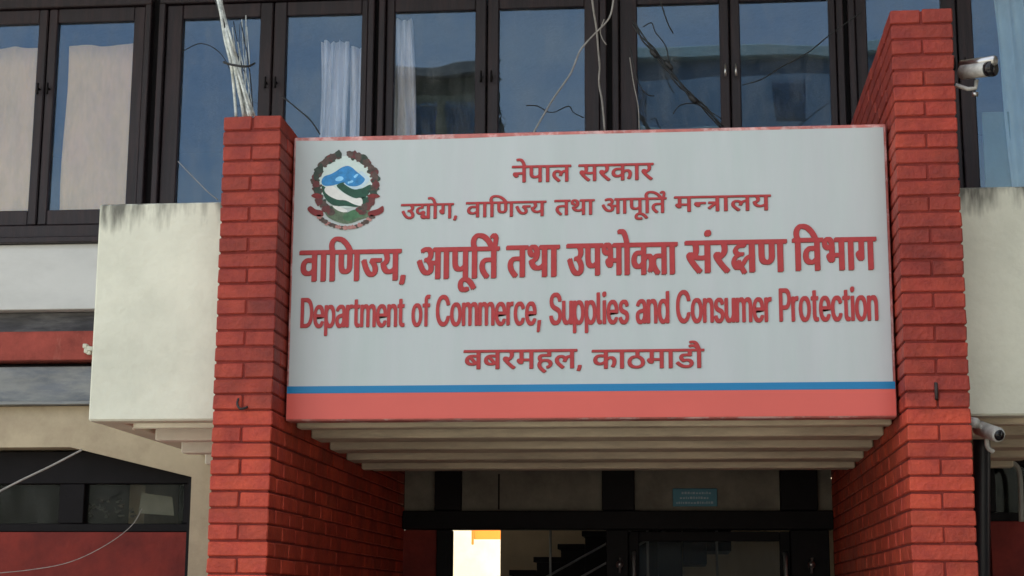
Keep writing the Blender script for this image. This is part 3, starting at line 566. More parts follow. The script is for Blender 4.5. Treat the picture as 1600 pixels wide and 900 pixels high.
LATIN = {
    'f': '228,379 228,327 6,327 6,379|81,0 81,432 84,461 96,486 113,505 135,519 161,527 187,530 207,529 222,527 243,521 227,468 215,472 195,474 171,470 154,460 145,443 142,419 142,0',
    'm': '53,0 53,379 112,379 112,295 108,295 118,323 132,346 151,363 172,376 195,384 219,386 245,383 268,375 287,361 303,342 314,320 321,295 312,295 322,321 337,343 357,361 381,375 407,383 437,386 458,385 478,380 497,372 514,361 529,346 541,328 550,307 555,283 557,255 557,0 496,0 496,254 493,279 485,298 473,313 447,326 419,330 395,328 374,320 358,307 345,290 338,270 335,247 335,0 274,0 274,260 269,288 253,311 229,326 199,330 178,328 158,320 140,307 126,289 117,266 114,238 114,0',
    'u': '182,-5 158,-3 135,2 115,11 97,23 82,39 69,59 60,82 54,109 53,139 53,379 114,379 114,144 116,117 124,94 137,75 154,61 175,53 200,50 226,53 249,62 268,77 283,97 293,122 296,153 296,379 357,379 357,0 298,0 298,92 294,60 277,35 257,17 234,5 209,-3',
    'a': '160,-9 137,-7 115,-3 94,5 76,15 60,29 48,45 38,63 32,84 30,108 34,138 43,161 58,179 78,193 100,203 125,211 178,220 234,227 252,230 265,235 273,243 276,255 276,257 273,279 267,297 256,311 240,322 220,329 196,331 171,329 149,322 132,313 118,301 107,288 100,274 41,291 51,313 64,331 79,346 95,358 114,368 133,375 153,380 173,383 194,384 215,383 239,379 263,372 286,360 306,343 322,320 330,301 335,278 337,251 337,0 277,0 277,52 272,52 264,38 252,25 236,12 215,1 190,-6|170,45 202,49 228,59 248,74 263,93 272,115 276,138 276,190 270,186 259,182 231,176 200,171 175,168 154,164 134,159 117,150 103,139 95,124 92,105 94,87 102,72 114,61 130,52 149,47',
    'D': '219,0 96,0 96,57 215,57 254,60 288,68 318,81 343,99 363,122 379,149 390,181 397,216 399,255 397,294 390,329 379,361 364,388 344,410 320,428 291,441 258,449 221,452 93,452 93,509 225,509 273,505 315,495 353,478 385,455 412,426 433,391 449,351 458,306 462,255 458,205 449,159 433,119 411,83 384,54 351,31 312,14 268,3|125,509 125,0 60,0 60,509',
    'S': '224,-9 188,-7 156,-1 128,9 102,23 81,40 64,60 51,83 42,109 38,137 104,137 110,110 123,88 142,71 166,59 194,52 224,49 246,50 267,54 286,60 311,74 329,92 341,114 346,139 342,161 332,179 316,193 296,205 272,214 245,222 184,239 145,253 112,269 86,289 67,313 56,341 52,372 54,400 62,425 75,448 92,468 113,484 138,498 165,508 195,514 227,516 259,514 289,508 316,498 340,484 360,468 377,449 390,427 398,403 401,378 337,378 332,402 320,421 302,437 280,449 254,456 225,459 194,456 167,448 145,435 129,418 118,398 115,376 119,352 131,334 148,319 169,308 191,300 212,293 264,279 312,264 336,252 359,238 379,220 395,198 402,180 407,161 408,139 406,112 399,87 386,64 370,43 349,25 323,11 294,0 261,-7',
    'c': '207,-8 174,-5 144,3 117,16 93,35 72,58 56,85 44,116 37,150 34,187 37,225 44,260 56,291 72,318 93,341 117,360 144,374 174,382 207,384 234,383 260,377 284,368 305,356 324,341 340,322 353,301 362,277 303,262 298,276 290,289 281,301 270,311 257,319 242,325 226,329 207,330 184,328 163,321 145,310 130,296 118,278 108,258 102,236 98,212 96,187 98,163 102,139 108,117 118,97 130,80 145,66 163,55 184,49 207,46 226,48 243,52 258,58 271,66 282,76 292,89 299,102 304,117 363,102 354,78 341,56 325,37 306,21 285,9 261,-1 235,-6',
    'l': '139,-2 112,0 91,8 74,20 62,37 55,59 53,84 53,509 114,509 114,99 115,77 120,62 130,54 146,52 160,53 170,54 181,3 162,-1',
    'o': '207,-8 174,-5 144,3 117,16 93,35 72,58 56,85 44,116 37,150 34,187 37,225 44,260 56,291 72,318 93,341 117,360 144,374 174,382 207,384 241,382 271,374 299,360 323,341 343,318 359,291 371,260 379,225 381,187 379,150 371,116 359,85 343,58 323,35 299,16 271,3 241,-5|207,46 231,49 252,55 270,66 285,80 298,97 307,117 314,139 318,163 319,187 318,212 314,236 307,258 298,278 285,296 270,310 252,321 231,328 207,330 184,328 163,321 145,310 130,296 118,278 108,258 102,236 98,212 96,187 98,163 102,139 108,117 118,97 130,80 145,66 163,55 184,49',
    'P': '60,0 60,509 125,509 125,0|125,509 235,509 272,506 305,499 332,487 356,471 375,452 390,430 400,404 407,377 409,348 407,318 400,291 390,265 375,243 356,223 332,207 305,195 272,188 235,186 125,186 125,242 233,242 257,244 279,248 297,256 318,272 333,294 342,319 344,348 342,376 333,402 318,423 297,439 279,446 257,451 232,452 125,452',
    'r': '53,0 53,379 112,379 112,321 115,321 130,347 152,367 171,377 191,383 213,385 229,384 243,384 243,322 230,324 207,326 182,323 159,315 140,301 126,284 117,262 114,237 114,0',
    's': '182,-8 157,-7 133,-3 112,3 93,12 76,24 62,38 50,54 41,73 36,94 94,107 105,79 124,60 150,49 181,45 206,47 227,53 244,62 262,81 268,103 265,121 254,136 237,147 212,155 149,170 118,180 92,192 72,208 58,227 50,249 47,274 49,295 55,314 65,332 79,347 95,360 115,370 137,378 161,383 187,384 212,383 234,379 254,372 279,358 299,339 314,316 324,290 268,277 258,298 243,316 219,328 187,333 156,329 131,317 114,299 109,277 112,258 124,243 144,232 172,223 229,209 261,200 287,187 306,171 320,153 328,131 331,107 329,85 323,65 312,47 298,31 281,18 260,6 236,-2 210,-7',
    ',': '38,-119 68,71 137,71 84,-119',
    'C': '267,-7 225,-3 186,7 150,25 119,49 92,79 70,115 53,157 44,203 40,254 44,305 53,352 70,393 92,429 119,459 150,484 186,501 225,512 267,516 293,514 317,511 340,504 362,496 383,485 402,471 419,456 435,438 448,418 459,397 467,373 473,348 408,348 401,373 389,395 375,413 357,428 337,440 315,449 292,454 267,456 237,453 209,445 184,432 161,414 141,391 125,364 113,332 106,295 103,254 106,213 113,177 125,145 141,117 161,94 184,76 210,63 237,56 267,53 292,55 315,60 337,69 357,81 375,96 389,114 401,136 408,160 473,160 467,135 459,112 448,91 435,71 420,53 402,38 383,24 363,13 341,5 317,-2 293,-6',
    'i': '53,0 53,379 114,379 114,0|84,443 67,446 54,455 44,468 41,483 44,499 54,512 67,521 84,524 100,521 114,512 123,499 126,483 123,468 114,455 100,446',
    't': '204,379 204,327 6,327 6,379|65,471 126,471 126,98 128,76 136,61 150,53 170,50 185,51 202,54 213,2 192,-3 168,-4 138,-1 113,7 92,21 77,41 68,64 65,93',
    'n': '114,227 114,0 53,0 53,379 112,379 112,287 102,287 116,319 132,344 152,362 175,374 200,382 227,384 252,383 275,377 295,369 313,356 328,340 341,321 350,298 355,271 357,240 357,0 296,0 296,235 293,263 286,286 273,304 256,318 235,326 210,329 184,326 161,317 141,303 126,283 117,257',
    'p': '53,-143 53,379 112,379 112,319 118,319 137,346 152,360 171,373 197,381 229,384 259,382 287,374 313,361 335,342 354,320 370,293 381,261 388,227 390,189 388,151 381,116 370,84 355,57 336,34 313,16 288,3 260,-6 229,-8 198,-5 173,4 153,17 138,31 118,59 114,59 114,-143|220,47 242,49 262,55 279,66 294,80 306,97 316,117 323,139 327,163 328,189 327,215 323,239 316,261 307,281 295,298 280,311 262,322 243,328 220,330 198,328 178,322 161,312 147,299 134,282 125,263 118,241 114,216 113,189 114,162 118,138 125,115 135,95 147,78 162,65 179,55 198,49',
    'd': '195,-8 165,-6 137,3 111,16 89,34 70,57 55,84 43,116 36,151 34,189 36,227 43,261 55,293 70,320 89,342 112,361 137,374 165,382 196,384 228,381 253,373 272,360 287,346 306,319 311,319 311,509 372,509 372,0 313,0 313,59 307,59 287,31 272,17 252,4 227,-5|205,47 226,49 246,55 263,65 278,78 290,95 299,115 306,138 310,162 312,189 310,216 306,241 300,263 290,282 278,299 263,312 246,322 227,328 205,330 182,328 162,322 145,311 130,298 118,281 108,261 102,239 98,215 96,189 98,163 102,139 109,117 118,97 130,80 145,66 162,55 182,49',
    'e': '212,-8 177,-5 145,3 117,16 92,35 72,58 56,85 44,116 37,150 34,187 36,224 44,258 55,290 71,317 91,340 115,359 142,373 172,382 205,384 226,383 246,380 266,374 285,366 303,355 319,341 334,324 347,305 357,282 365,256 370,227 371,194 371,169 75,169 75,221 309,221 308,226 304,248 298,269 283,294 263,314 237,326 205,330 183,328 164,323 146,313 125,294 109,270 99,241 96,211 96,178 98,151 102,127 110,106 121,88 135,73 151,61 169,53 190,48 212,46 234,48 254,53 271,61 285,73 297,88 306,105 365,91 353,63 335,39 320,26 302,14 283,4 261,-3 237,-7',
}
def parse(s): return [[tuple(float(a) for a in p.split(',')) for p in c.split(' ')] for c in s.split('|')]
GL = {k: parse(v) for k, v in GLYPHS.items()}; LA = {k: parse(v) for k, v in LATIN.items()}
def clipx(polys, xm):
    """the pieces of a glyph left of xm, each cut piece closed by itself"""
    xm -= .5; out = []
    for p in polys:
        k0 = next(i for i in range(len(p)) if p[i][0] > xm); p = p[k0:]+p[:k0]; r = []
        for i in range(len(p)):
            a, b = p[i], p[(i+1) % len(p)]
            if a[0] <= xm: r.append(a)
            if (a[0] <= xm) != (b[0] <= xm):
                t = (xm-a[0])/(b[0]-a[0]); c = (xm, a[1]+t*(b[1]-a[1]))
                r.append(c)
                if a[0] <= xm: out.append(r); r = []
    return [[q_] for q_ in out]
class Strip(list): pass
def stroke(pts, w):
    """a pen stroke as one outline"""
    P = [Vector((x, y)) for x, y in pts]; l, r = [], []
    for i, p in enumerate(P):
        d = (P[min(i+1, len(P)-1)]-P[max(i-1, 0)]).normalized(); nrm = Vector((-d.y, d.x))*w/2; l.append(tuple(p+nrm)); r.append(tuple(p-nrm))
    return Strip([l + r[::-1]])
def curve2(pts, w): return stroke([tuple(v[:2]) for v in smooth_path([(x, y, 0) for x, y in pts], 4)], w)
def rect(x0, y0, x1, y1): return [[(x0, y0), (x1, y0), (x1, y1), (x0, y1)]]
def xf(polys, sx, sy, dx, dy): return type(polys)([[(x*sx+dx, y*sy+dy) for x, y in p] for p in polys])
# token -> (list of fills, advance); a fill is a list of contours, inner contours cut holes
def base(ch): g = GL[ch]; return [g], max(p[0] for c in g for p in c)
def token(t):
    if t == 'J/': return clipx(GL['ज'], 329), 329
    if t == 'N/': return clipx(GL['न'], 221), 221
    if t == 'K/': return [GL['क']], 372
    if t == 'TR': return [rect(0, 316, 300, 357), rect(196, 0, 243, 320), rect(60, 178, 200, 219), stroke([(212, 200), (150, 150), (62, 66)], 46)], 300
    if t == 'KS': return [rect(0, 316, 395, 357), rect(300, 0, 347, 320), curve2([(205, 330), (205, 296), (130, 290), (82, 248), (112, 206), (190, 200)], 32),
                          curve2([(165, 203), (88, 172), (56, 112), (92, 52), (150, 56), (200, 104), (245, 156), (305, 182)], 32), curve2([(118, 128), (165, 60), (215, -12)], 32)], 395
    if t == 'DY': return [rect(0, 316, 372, 357), xf(GL['द'], .80, .80, 0, 70), rect(268, 0, 315, 320), curve2([(120, 150), (168, 130), (176, 92), (150, 80)], 40), curve2([(140, 78), (160, 30), (220, 22), (280, 60)], 42)], 372
    if t == ',': return [stroke([(52, 52), (46, 10), (26, -46)], 44)], 92
    return base(t)
MARKS = {'े': 0, 'ो': 1, 'ौ': 1, 'ू': 0, 'ं': 0, 'R^': 0}
def layout(tokens):
    x = 0; out = []; last = 0
    for t in tokens:
        if t == 'R^': out.append(xf_all([curve2([(-118, 470), (-82, 492), (-48, 470), (-50, 420), (-66, 352)], 38)], x)); continue
        if t == 'i+':   # short vowel sign i with its hook reaching over the next letter
            out.append(xf_all([GL['ि']], x)); x += 157; continue
        if t in ('े', 'ू', 'ं'): out.append(xf_all([GL[t]], x)); continue
        f, adv = token(t); out.append(xf_all(f, x)); x += adv
    return [c for g in out for c in g], x
def xf_all(fills, dx): return [xf(f, 1, 1, dx, 0) for f in fills]
def fill_to(mb, fill, y):
    loops = [[Vector((x, z, 0)) for x, z in c] for c in fill]
    flat = [(x, z) for c in fill for x, z in c]; k = len(mb.v); mb.v += [(x, y, z) for x, z in flat]
    for t in tessellate_polygon(loops): mb.f.append((k+t[0], k+t[1], k+t[2]))
def groups(g):
    """each outer contour with the holes inside it becomes a fill of its own"""
    ar = [sum(c[i-1][0]*c[i][1]-c[i][0]*c[i-1][1] for i in range(len(c))) for c in g]; s_ = max(ar, key=abs) > 0
    outs = [c for c, a in zip(g, ar) if (a > 0) == s_]; holes = [c for c, a in zip(g, ar) if (a > 0) != s_]
    return [[o]+[h for h in holes if min(p[0] for p in o) < h[0][0] < max(p[0] for p in o)] for o in outs]
def flat_part(mb, nm, m, root=None):
    o = part(mb, nm, m, root or sg)
    return o
def put(mb, fills, adv, X0, X1, zb0, zt0, bold, H=357, xmin=0, y=SY-.0030, layers=None):
    """set one word between X0 and X1, baseline at zb0, letter top at zt0"""
    sx = (X1-X0)/(adv-xmin); sy = (zt0-zb0)/H
    def strip(n): return [t for i in range(n//2-1) for t in ((i, i+1, n-2-i), (i, n-2-i, n-1-i))]
    tess = [strip(len(f[0])) if isinstance(f, Strip) else tessellate_polygon([[Vector((x, z, 0)) for x, z in c] for c in f]) for f in fills]
    for k, (a, b_) in enumerate(((-1, -.3), (-.33, .3), (.33, -.3), (1, .3))):
        for j, f in enumerate(fills):
            n0 = len(mb.v); mb.v += [(X0+(x-xmin)*sx+a*bold, y-.0003*k-.0001*(j % 3), zb0+z*sy+b_*bold) for c in f for x, z in c]
            mb.f += [tuple(n0+i for i in t) for t in tess[j]]
def line(name, words, bold, shadow=True):
    for w, (tk, px0, px1, zb, zt) in enumerate(words):
        mb = MB(); sh = MB()
        fills, adv = layout(tk); X0, X1 = at(px0, 400, SY)[0], at(px1, 400, SY)[0]
        put(mb, fills, adv, X0, X1, zb, zt, bold)
        put(sh, fills, adv, X0, X1, zb-.0018, zt-.0014, bold+.0009, y=SY-.0010)
        o = flat_part(mb, 'word_lettering', 'letter'); o['label'] = ORD[w]+' word of '+name
        part(sh, 'dark_edge', 'letterdk', o)
ORD = ['first', 'second', 'third', 'fourth', 'fifth', 'sixth', 'seventh']
def col(X): return (X+1.6)/2.4
def zz(px, a, b): return a+(b-a)*(px-470)/900
def W(tk, px0, px1, la, lb, ta, tb, lo=470, hi=1370):
    m = (px0+px1)/2; t = (m-lo)/(hi-lo); return (tk, px0, px1, la+(lb-la)*t, ta+(tb-ta)*t)
row3 = dict(la=2.935, lb=2.953, ta=3.066, tb=3.088)
line('the top red Devanagari line', [(['न', 'े', 'प', 'ा', 'ल'], 800, 892, 3.350, 3.421), (['स', 'र', 'क', 'ा', 'र'], 905, 1022, 3.350, 3.421)], .0022)
r2 = dict(la=3.199, lb=3.211, ta=3.263, tb=3.276, lo=626, hi=1205)
line('the second red Devanagari line', [W(['उ', 'DY', 'ो', 'ग', ','], 626, 714, **r2), W(['व', 'ा', 'i+', 'ण', 'J/', 'य'], 728, 853, **r2), W(['त', 'थ', 'ा'], 867, 929, **r2),
     W(['आ', 'प', 'ू', 'i+', 'त', 'R^'], 940, 1042, **r2), W(['म', 'N/', 'TR', 'ा', 'ल', 'य'], 1055, 1206, **r2)], .0020)
line('the large red Devanagari line', [W(['व', 'ा', 'i+', 'ण', 'J/', 'य', ','], 470, 634, **row3), W(['आ', 'प', 'ू', 'i+', 'त', 'R^'], 652, 779, **row3), W(['त', 'थ', 'ा'], 793, 873, **row3),
     W(['उ', 'प', 'भ', 'ो', 'K/', 'त', 'ा'], 887, 1057, **row3), W(['स', 'ं', 'र', 'KS', 'ण'], 1072, 1228, **row3), W(['व*'], 1240, 1367, **row3) if 0 else W(['i+', 'व', 'भ', 'ा', 'ग'], 1240, 1368, **row3)], .0056)
line('the bottom red Devanagari line', [(['ब', 'ब', 'र', 'म', 'ह', 'ल', ','], 727, 909, 2.556, 2.634), (['क', 'ा', 'ठ', 'म', 'ा', 'ड', 'ौ'], 925, 1097, 2.553, 2.630)], .0026)
# English line
for (wd, px0, px1) in (('Department', 470, 633), ('of', 643, 673), ('Commerce,', 681, 846), ('Supplies', 858, 983), ('and', 993, 1046), ('Consumer', 1056, 1206), ('Protection', 1217, 1372)):
    mb = MB(); sh = MB()
    x = 0; fills = []
    for c in wd:
        g = LA[c]; xs = [p[0] for q_ in g for p in q_]; fills += groups(xf(g, 1, 1, x-min(xs), 0)); x += max(xs)-min(xs)+62
    x -= 62; t = ((px0+px1)/2-470)/900; X0, X1 = at(px0, 480, SY)[0]+.004, at(px1, 480, SY)[0]-.004
    zb, zt = 2.738+.003*t, 2.862+.016*t
    put(mb, fills, x, X0, X1, zb, zt, .0038, H=509); put(sh, fills, x, X0, X1, zb-.0022, zt-.0022, .0028, H=509, y=SY-.0010)
    o = flat_part(mb, 'word_lettering', 'letter'); o['label'] = 'red English word '+wd.strip(',')
    part(sh, 'dark_edge', 'letterdk', o)

# emblem, flat print in its own colours
def emc(name, c, v=.2): M[name] = mat(name, c, .5, v, 45, .0)
emc('e_ground', (.58, .70, .66), .05); emc('e_blue', (.03, .23, .52), .3); emc('e_lblue', (.25, .60, .90)); emc('e_snow', (.50, .66, .74), .1)
emc('e_green', (.012, .075, .045), .3); emc('e_map', (.74, .76, .72), .06); emc('e_hill', (.10, .15, .09), .4); emc('e_patch', (.06, .17, .08), .3)
emc('e_wreath', (.085, .055, .045), .45); emc('e_wreath_red', (.13, .03, .03), .4); emc('e_leaf', (.03, .05, .035), .4); emc('e_ribbon', (.20, .02, .02), .2); emc('e_pink', (.42, .20, .18), .3)
em = link(bpy.data.objects.new('emblem', bpy.data.meshes.new('emblem')), sg); EMY = SY-.0012
def epx(p): return at(470+p[0]*.1556, 230+p[1]*.1556, SY)
def epoly(mb, pts, lay, sm=True):
    if sm: pts = [tuple(v[:2]) for v in smooth_closed(pts)]
    fill_to(mb, [[epx(p) for p in pts]], EMY-.00012*lay)
def smooth_closed(pts, n=3):
    P = [Vector((x, y, 0)) for x, y in pts]; L_ = len(P); out = []
    for i in range(L_):
        a, b, c, d = P[i-1], P[i], P[(i+1) % L_], P[(i+2) % L_]
        for j in range(n): t = j/n; out.append(.5*((2*b)+(c-a)*t+(2*a-5*b+4*c-d)*t*t+(3*b-a-3*c+d)*t**3))
    return out
def blob(cx, cy, rx, ry, rot=0, n=11, jag=.22):
    return [(cx+(rx*math.cos(a)*math.cos(rot)-ry*math.sin(a)*math.sin(rot))*k, cy+(rx*math.cos(a)*math.sin(rot)+ry*math.sin(a)*math.cos(rot))*k) for a, k in [(2*math.pi*i/n, 1+random.uniform(-jag, jag)) for i in range(n)]]
random.seed(21)
E_ = {}
def E(name): return E_.setdefault(name, MB())
epoly(E('e_ground'), [(450+270*math.cos(a), 350+260*math.sin(a)) for a in [i*math.pi/12 for i in range(24)]], 0)
epoly(E('e_hill'), [(230, 600), (330, 590), (400, 640), (480, 655), (560, 620), (620, 560), (680, 600), (690, 690), (600, 730), (470, 770), (350, 745), (260, 690)], 1)
epoly(E('e_green'), [(215, 385), (225, 470), (270, 545), (350, 592), (440, 590), (560, 600), (640, 570), (680, 500), (480, 520), (300, 440)], 2)
epoly(E('e_green'), [(360, 385), (430, 352), (480, 395), (540, 420), (620, 412), (700, 375), (705, 430), (650, 505), (560, 515), (480, 485), (410, 440)], 2)
epoly(E('e_snow'), [(430, 360), (480, 400), (540, 425), (610, 410), (668, 365), (690, 320), (660, 280), (600, 240), (560, 300), (500, 360)], 3)
epoly(E('e_blue'), [(208, 345), (235, 295), (300, 272), (350, 245), (410, 205), (470, 188), (515, 205), (560, 245), (615, 290), (645, 325), (610, 372), (545, 395), (470, 385), (430, 352), (370, 372), (300, 388), (230, 385)], 4)
epoly(E('e_lblue'), blob(390, 318, 42, 24, -.3, jag=.1), 5); epoly(E('e_lblue'), blob(555, 290, 30, 12, -.7, jag=.2), 5); epoly(E('e_lblue'), blob(500, 350, 34, 12, -.3, jag=.2), 5)
epoly(E('e_map'), [(238, 425), (262, 398), (318, 390), (370, 425), (440, 470), (530, 515), (605, 510), (622, 560), (600, 590), (530, 572), (450, 535), (370, 528), (300, 498), (250, 460)], 5)
epoly(E('e_patch'), [(420, 700), (500, 640), (590, 620), (650, 650), (640, 690), (560, 710), (480, 745)], 4)
epoly(E('e_map'), [(320, 590), (400, 600), (470, 640), (430, 655), (360, 630)], 4)
for i in range(66):       # wreath of blossoms and leaves, open at the top
    a = -125+360*(i/66)
    if -100 < a < -84 or (a > 62 and a < 118): continue
    rx, ry = 300+random.uniform(-14, 14), 310+random.uniform(-14, 14)
    cx, cy = 450+rx*math.cos(R(a)), 378+ry*math.sin(R(a))
    nm = random.choice(['e_wreath', 'e_wreath', 'e_wreath_red', 'e_leaf'])
    epoly(E(nm), blob(cx, cy, random.uniform(38, 50), random.uniform(28, 38), random.uniform(0, 3)), 6+i % 3)
    if i % 2: epoly(E('e_leaf' if i % 4 == 1 else 'e_wreath'), blob(450+(rx-38)*math.cos(R(a+3)), 378+(ry-38)*math.sin(R(a+3)), 16, 12, 0), 9)
epoly(E('e_ribbon'), [(105, 488), (150, 462), (205, 478), (215, 505), (150, 515)], 10); epoly(E('e_ribbon'), [(672, 495), (720, 468), (798, 490), (750, 514)], 10)
epoly(E('e_ribbon'), [(66, 622), (100, 592), (150, 625), (215, 640), (225, 690), (160, 695), (105, 670)], 10); epoly(E('e_ribbon'), [(826, 590), (830, 650), (770, 685), (690, 695), (680, 650), (770, 622)], 10)
for i in range(19):       # ribbon along the bottom
    a = 142-104*i/18; cx, cy = 450+365*math.cos(R(a)), 455+355*math.sin(R(a))
    epoly(E('e_pink' if i % 3 == 1 or 7 < i < 12 and i % 2 else 'e_wreath'), blob(cx, cy, 30, 20, R(90-a) if 0 else 0), 9+i % 2)
for nm, q in E_.items():
    o = part(q, nm[2:].replace('lblue', 'light_blue')+'_print', nm, em)
    if nm in ('e_wreath', 'e_wreath_red', 'e_leaf', 'e_pink', 'e_ribbon'): o['kind'] = 'stuff'

# ------------------------------------------------------------------ security cameras
def p3(px, py, Y): x, z = at(px, py, Y); return (x, Y, z)
c1 = thing('security_camera', 'silver bullet camera with black lens, high on the right side of the taller pillar', 'security camera', p3(1500, 135, .10), 'security cameras')
a, b_ = Vector(p3(1503, 113, .12)), Vector(p3(1543, 108, .02)); d = (b_-a)
part(MB().tube([a, a+d*.03, a+d*.97, b_], [.022, .031, .031, .030], 18), 'housing', 'camwhite', c1, True)
part(MB().tube([b_+d*.001, b_+d*.10, b_+d*.22], [.031, .033, .033], 18), 'lens_hood', 'camblack', c1, True)
q = MB(); L_ = a+Vector((0, 0, .033)); q.tube([L_+Vector((.0, 0, 0)), L_+d*1.3], [.018, .02], 10); part(q, 'sun_shield', 'chrome', c1, True)
part(MB().tube([p3(1493, 133, .10), p3(1512, 139, .09), p3(1524, 138, .09), p3(1526, 125, .09)], .009, 8), 'bracket', 'camwhite', c1, True)
part(MB().tube([p3(1519, 147, .09), p3(1528, 147, .09)], .010, 8), 'knuckle', 'chrome', c1, True)
c2 = thing('security_camera', 'dirty white bullet camera beside the pillar just below the right end of the canopy', 'security camera', p3(1525, 690, .26), 'security cameras')
a, b_ = Vector(p3(1528, 668, .34)), Vector(p3(1561, 680, .20)); d = b_-a
part(MB().tube([a, a+d*.05, a+d*.95, b_], [.018, .031, .031, .028], 18), 'housing', 'camwhite', c2, True)
part(MB().tube([b_+d*.002, b_+d*.02], .022, 14), 'lens', 'camblack', c2, True)
part(MB().tube(smooth_path([p3(1519, 661, .22), p3(1528, 664, .26), p3(1540, 676, .28), p3(1543, 698, .28), p3(1552, 706, .29)]), .010, 8), 'bracket', 'camwhite', c2, True)
part(MB().tube([p3(1517, 660, .2), p3(1525, 661, .22)], .022, 12), 'base', 'camwhite', c2, True)

# ------------------------------------------------------------------ pipes and cables
o = MB().tube([p3(1533, 655, 1.0), p3(1534, 700, 1.0), p3(1532, 1400, 1.0)], .038, 14).build('drainpipe', 'clay', None, True); tag(o, 'black drainpipe running down behind the right pillar', 'pipe')
for i in (0,):
    o = MB().tube(smooth_path([p3(1540, 717, 1.95), p3(1562, 717, 1.95), p3(1580, 722, 1.95), p3(1592, 735, 1.95), p3(1595, 770, 1.95), p3(1596, 815, 1.95)]), .013, 8).build('conduit', 'palepipe', None, True); tag(o, 'pale conduit bending down under the right end of the canopy', 'conduit')
def cable(name, label, pts, Y, r, m, cat='cable', group=None, dy=None):
    P = [p3(p[0], p[1], Y + (dy[i] if dy else 0)) for i, p in enumerate(pts)]
    o = MB().tube(smooth_path(P, 5), r, 6).build(name, m, None, True); return tag(o, label, cat, group)
cb = thing('cable_bundle', 'thick bundle of pale frayed cables rising from the shorter left pillar', 'cables', p3(385, 178, .14))
random.seed(31)
trunk = [(338, -25), (347, 18), (356, 60), (366, 100), (374, 140), (384, 182)]
for i in range(9):
    k = random.uniform(-1, 1); sp = [0, .2, 1.2, 3.5, 7, 13]
    P = [p3(x+5*k*.6+sp[j]*k*.9+random.uniform(-1.2, 1.2), y, .10+.04*random.uniform(-1, 1)) for j, (x, y) in enumerate(trunk)]
    part(MB().tube(smooth_path(P, 5), random.uniform(.0045, .0085), 7), 'strand', 'cablewhite', cb, True)
for i in range(12):
    x0 = random.uniform(358, 392); y0 = random.uniform(20, 80); x1 = 388+random.uniform(-14, 14)
    P = [p3(x0, y0, .12), p3((x0+x1)/2+random.uniform(-7, 7), (y0+175)/2, .13), p3(x1, 182, .12)]
    part(MB().tube(smooth_path(P, 5), random.uniform(.0012, .0028), 5), 'strand', 'cablewhite' if i % 3 else 'cableblack', cb, True)
part(MB().tube(smooth_path([p3(349, 97, .06), p3(362, 101, .05), p3(385, 104, .05), p3(398, 99, .1)]), .005, 6), 'tie', 'cableblack', cb, True)
part(MB().tube(smooth_path([p3(330, -20, .1), p3(345, 22, .08), p3(352, 45, .08)]), .006, 6), 'tie', 'cableblack', cb, True)
G1 = 'thin cables crossing in front of the upper windows'
q = [(990, 35), (1003, 58), (1020, 78), (1040, 104), (1062, 132), (1082, 152), (1104, 172), (1128, 200)]
tw = thing('twisted_cable', 'thick twisted black cable slanting down across the window above the sign', 'cable', p3(1060, 130, 1.2))
for k in range(3):
    P = [p3(x+3.2*math.cos(i*1.7+k*2.1), y+3.2*math.sin(i*1.7+k*2.1), 1.2+.01*math.sin(i+k)) for i, (x, y) in enumerate(q)]
    part(MB().tube(smooth_path(P, 5), .0042, 6), 'strand', 'cableblack', tw, True)
for (px, py, rr) in ((1083, 155, .015), (1022, 84, .013), (1045, 102, .012)): a = Vector(p3(px-6, py-7, 1.19)); b_ = Vector(p3(px+6, py+7, 1.19)); part(MB().tube([a, a+(b_-a)*.2, a+(b_-a)*.8, b_], [rr*.4, rr, rr, rr*.4], 8), 'joint', 'cableblack', tw, True)
part(MB().tube(smooth_path([p3(1005, 42, 1.19), p3(1018, 36, 1.19), p3(1024, 50, 1.19), p3(1040, 72, 1.19), p3(1046, 100, 1.19)]), .003, 6), 'tail', 'cableblack', tw, True)
cable('cable', 'pale grey cable forked at the brown post and slanting down left to the sign', [(960, -10), (955, 20), (947, 35), (930, 52), (915, 68), (905, 82), (893, 112), (880, 132), (864, 155), (848, 182), (831, 212)], 1.0, .0045, 'cablegrey', group=G1)
cable('cable', 'pale grey cable hanging nearly straight down the wide brown post', [(924, -10), (928, 20), (932, 45), (935, 80), (937, 105), (936, 130), (941, 160), (945, 205)], 1.7, .0055, 'cablegrey', group=G1)
cable('cable', 'short pale loop at the middle of the wide brown post', [(944, 30), (938, 48), (942, 62), (948, 70)], 1.68, .003, 'cablegrey', group=G1)
cable('cable', 'thin black cable dropping into the pane right of the wide brown post', [(1028, -10), (1036, 15), (1044, 38), (1052, 52)], 1.5, .0035, 'cableblack', group=G1)
cable('cable', 'thin black cable looping down at the left side of the twisted cable', [(985, 75), (992, 110), (1000, 135), (1012, 148), (1022, 150)], 1.5, .003, 'cableblack', group=G1)
cable('cable', 'thin grey cable running up the right edge of the wide brown post', [(984, 90), (990, 130), (997, 165), (999, 205)], 1.6, .0028, 'cablegrey', group=G1)
cable('cable', 'thin black cable sagging across the panes left of the taller pillar', [(1160, 133), (1190, 124), (1222, 104), (1260, 84), (1300, 52), (1345, 20)], 1.3, .0028, 'cableblack', group=G1)
cable('cable', 'thin black arc low in the pane beside the twisted cable', [(1052, 178), (1062, 165), (1085, 162), (1110, 175), (1128, 186)], 1.5, .0028, 'cableblack', group=G1)
cable('cable', 'thin black cable low in the pane left of the wide brown post', [(822, 165), (840, 166), (862, 176), (888, 166), (896, 176), (912, 184)], 1.5, .0028, 'cableblack', group=G1)
cable('cable', 'thin black cable across the pane above the emblem', [(440, 150), (462, 168), (485, 188), (500, 210)], 1.5, .004, 'cableblack', group=G1)
cable('cable', 'thin pale cable slanting across the bottom of the pane beside the shorter pillar', [(278, 252), (300, 275), (325, 300), (340, 312)], 1.5, .003, 'cablegrey', group=G1)
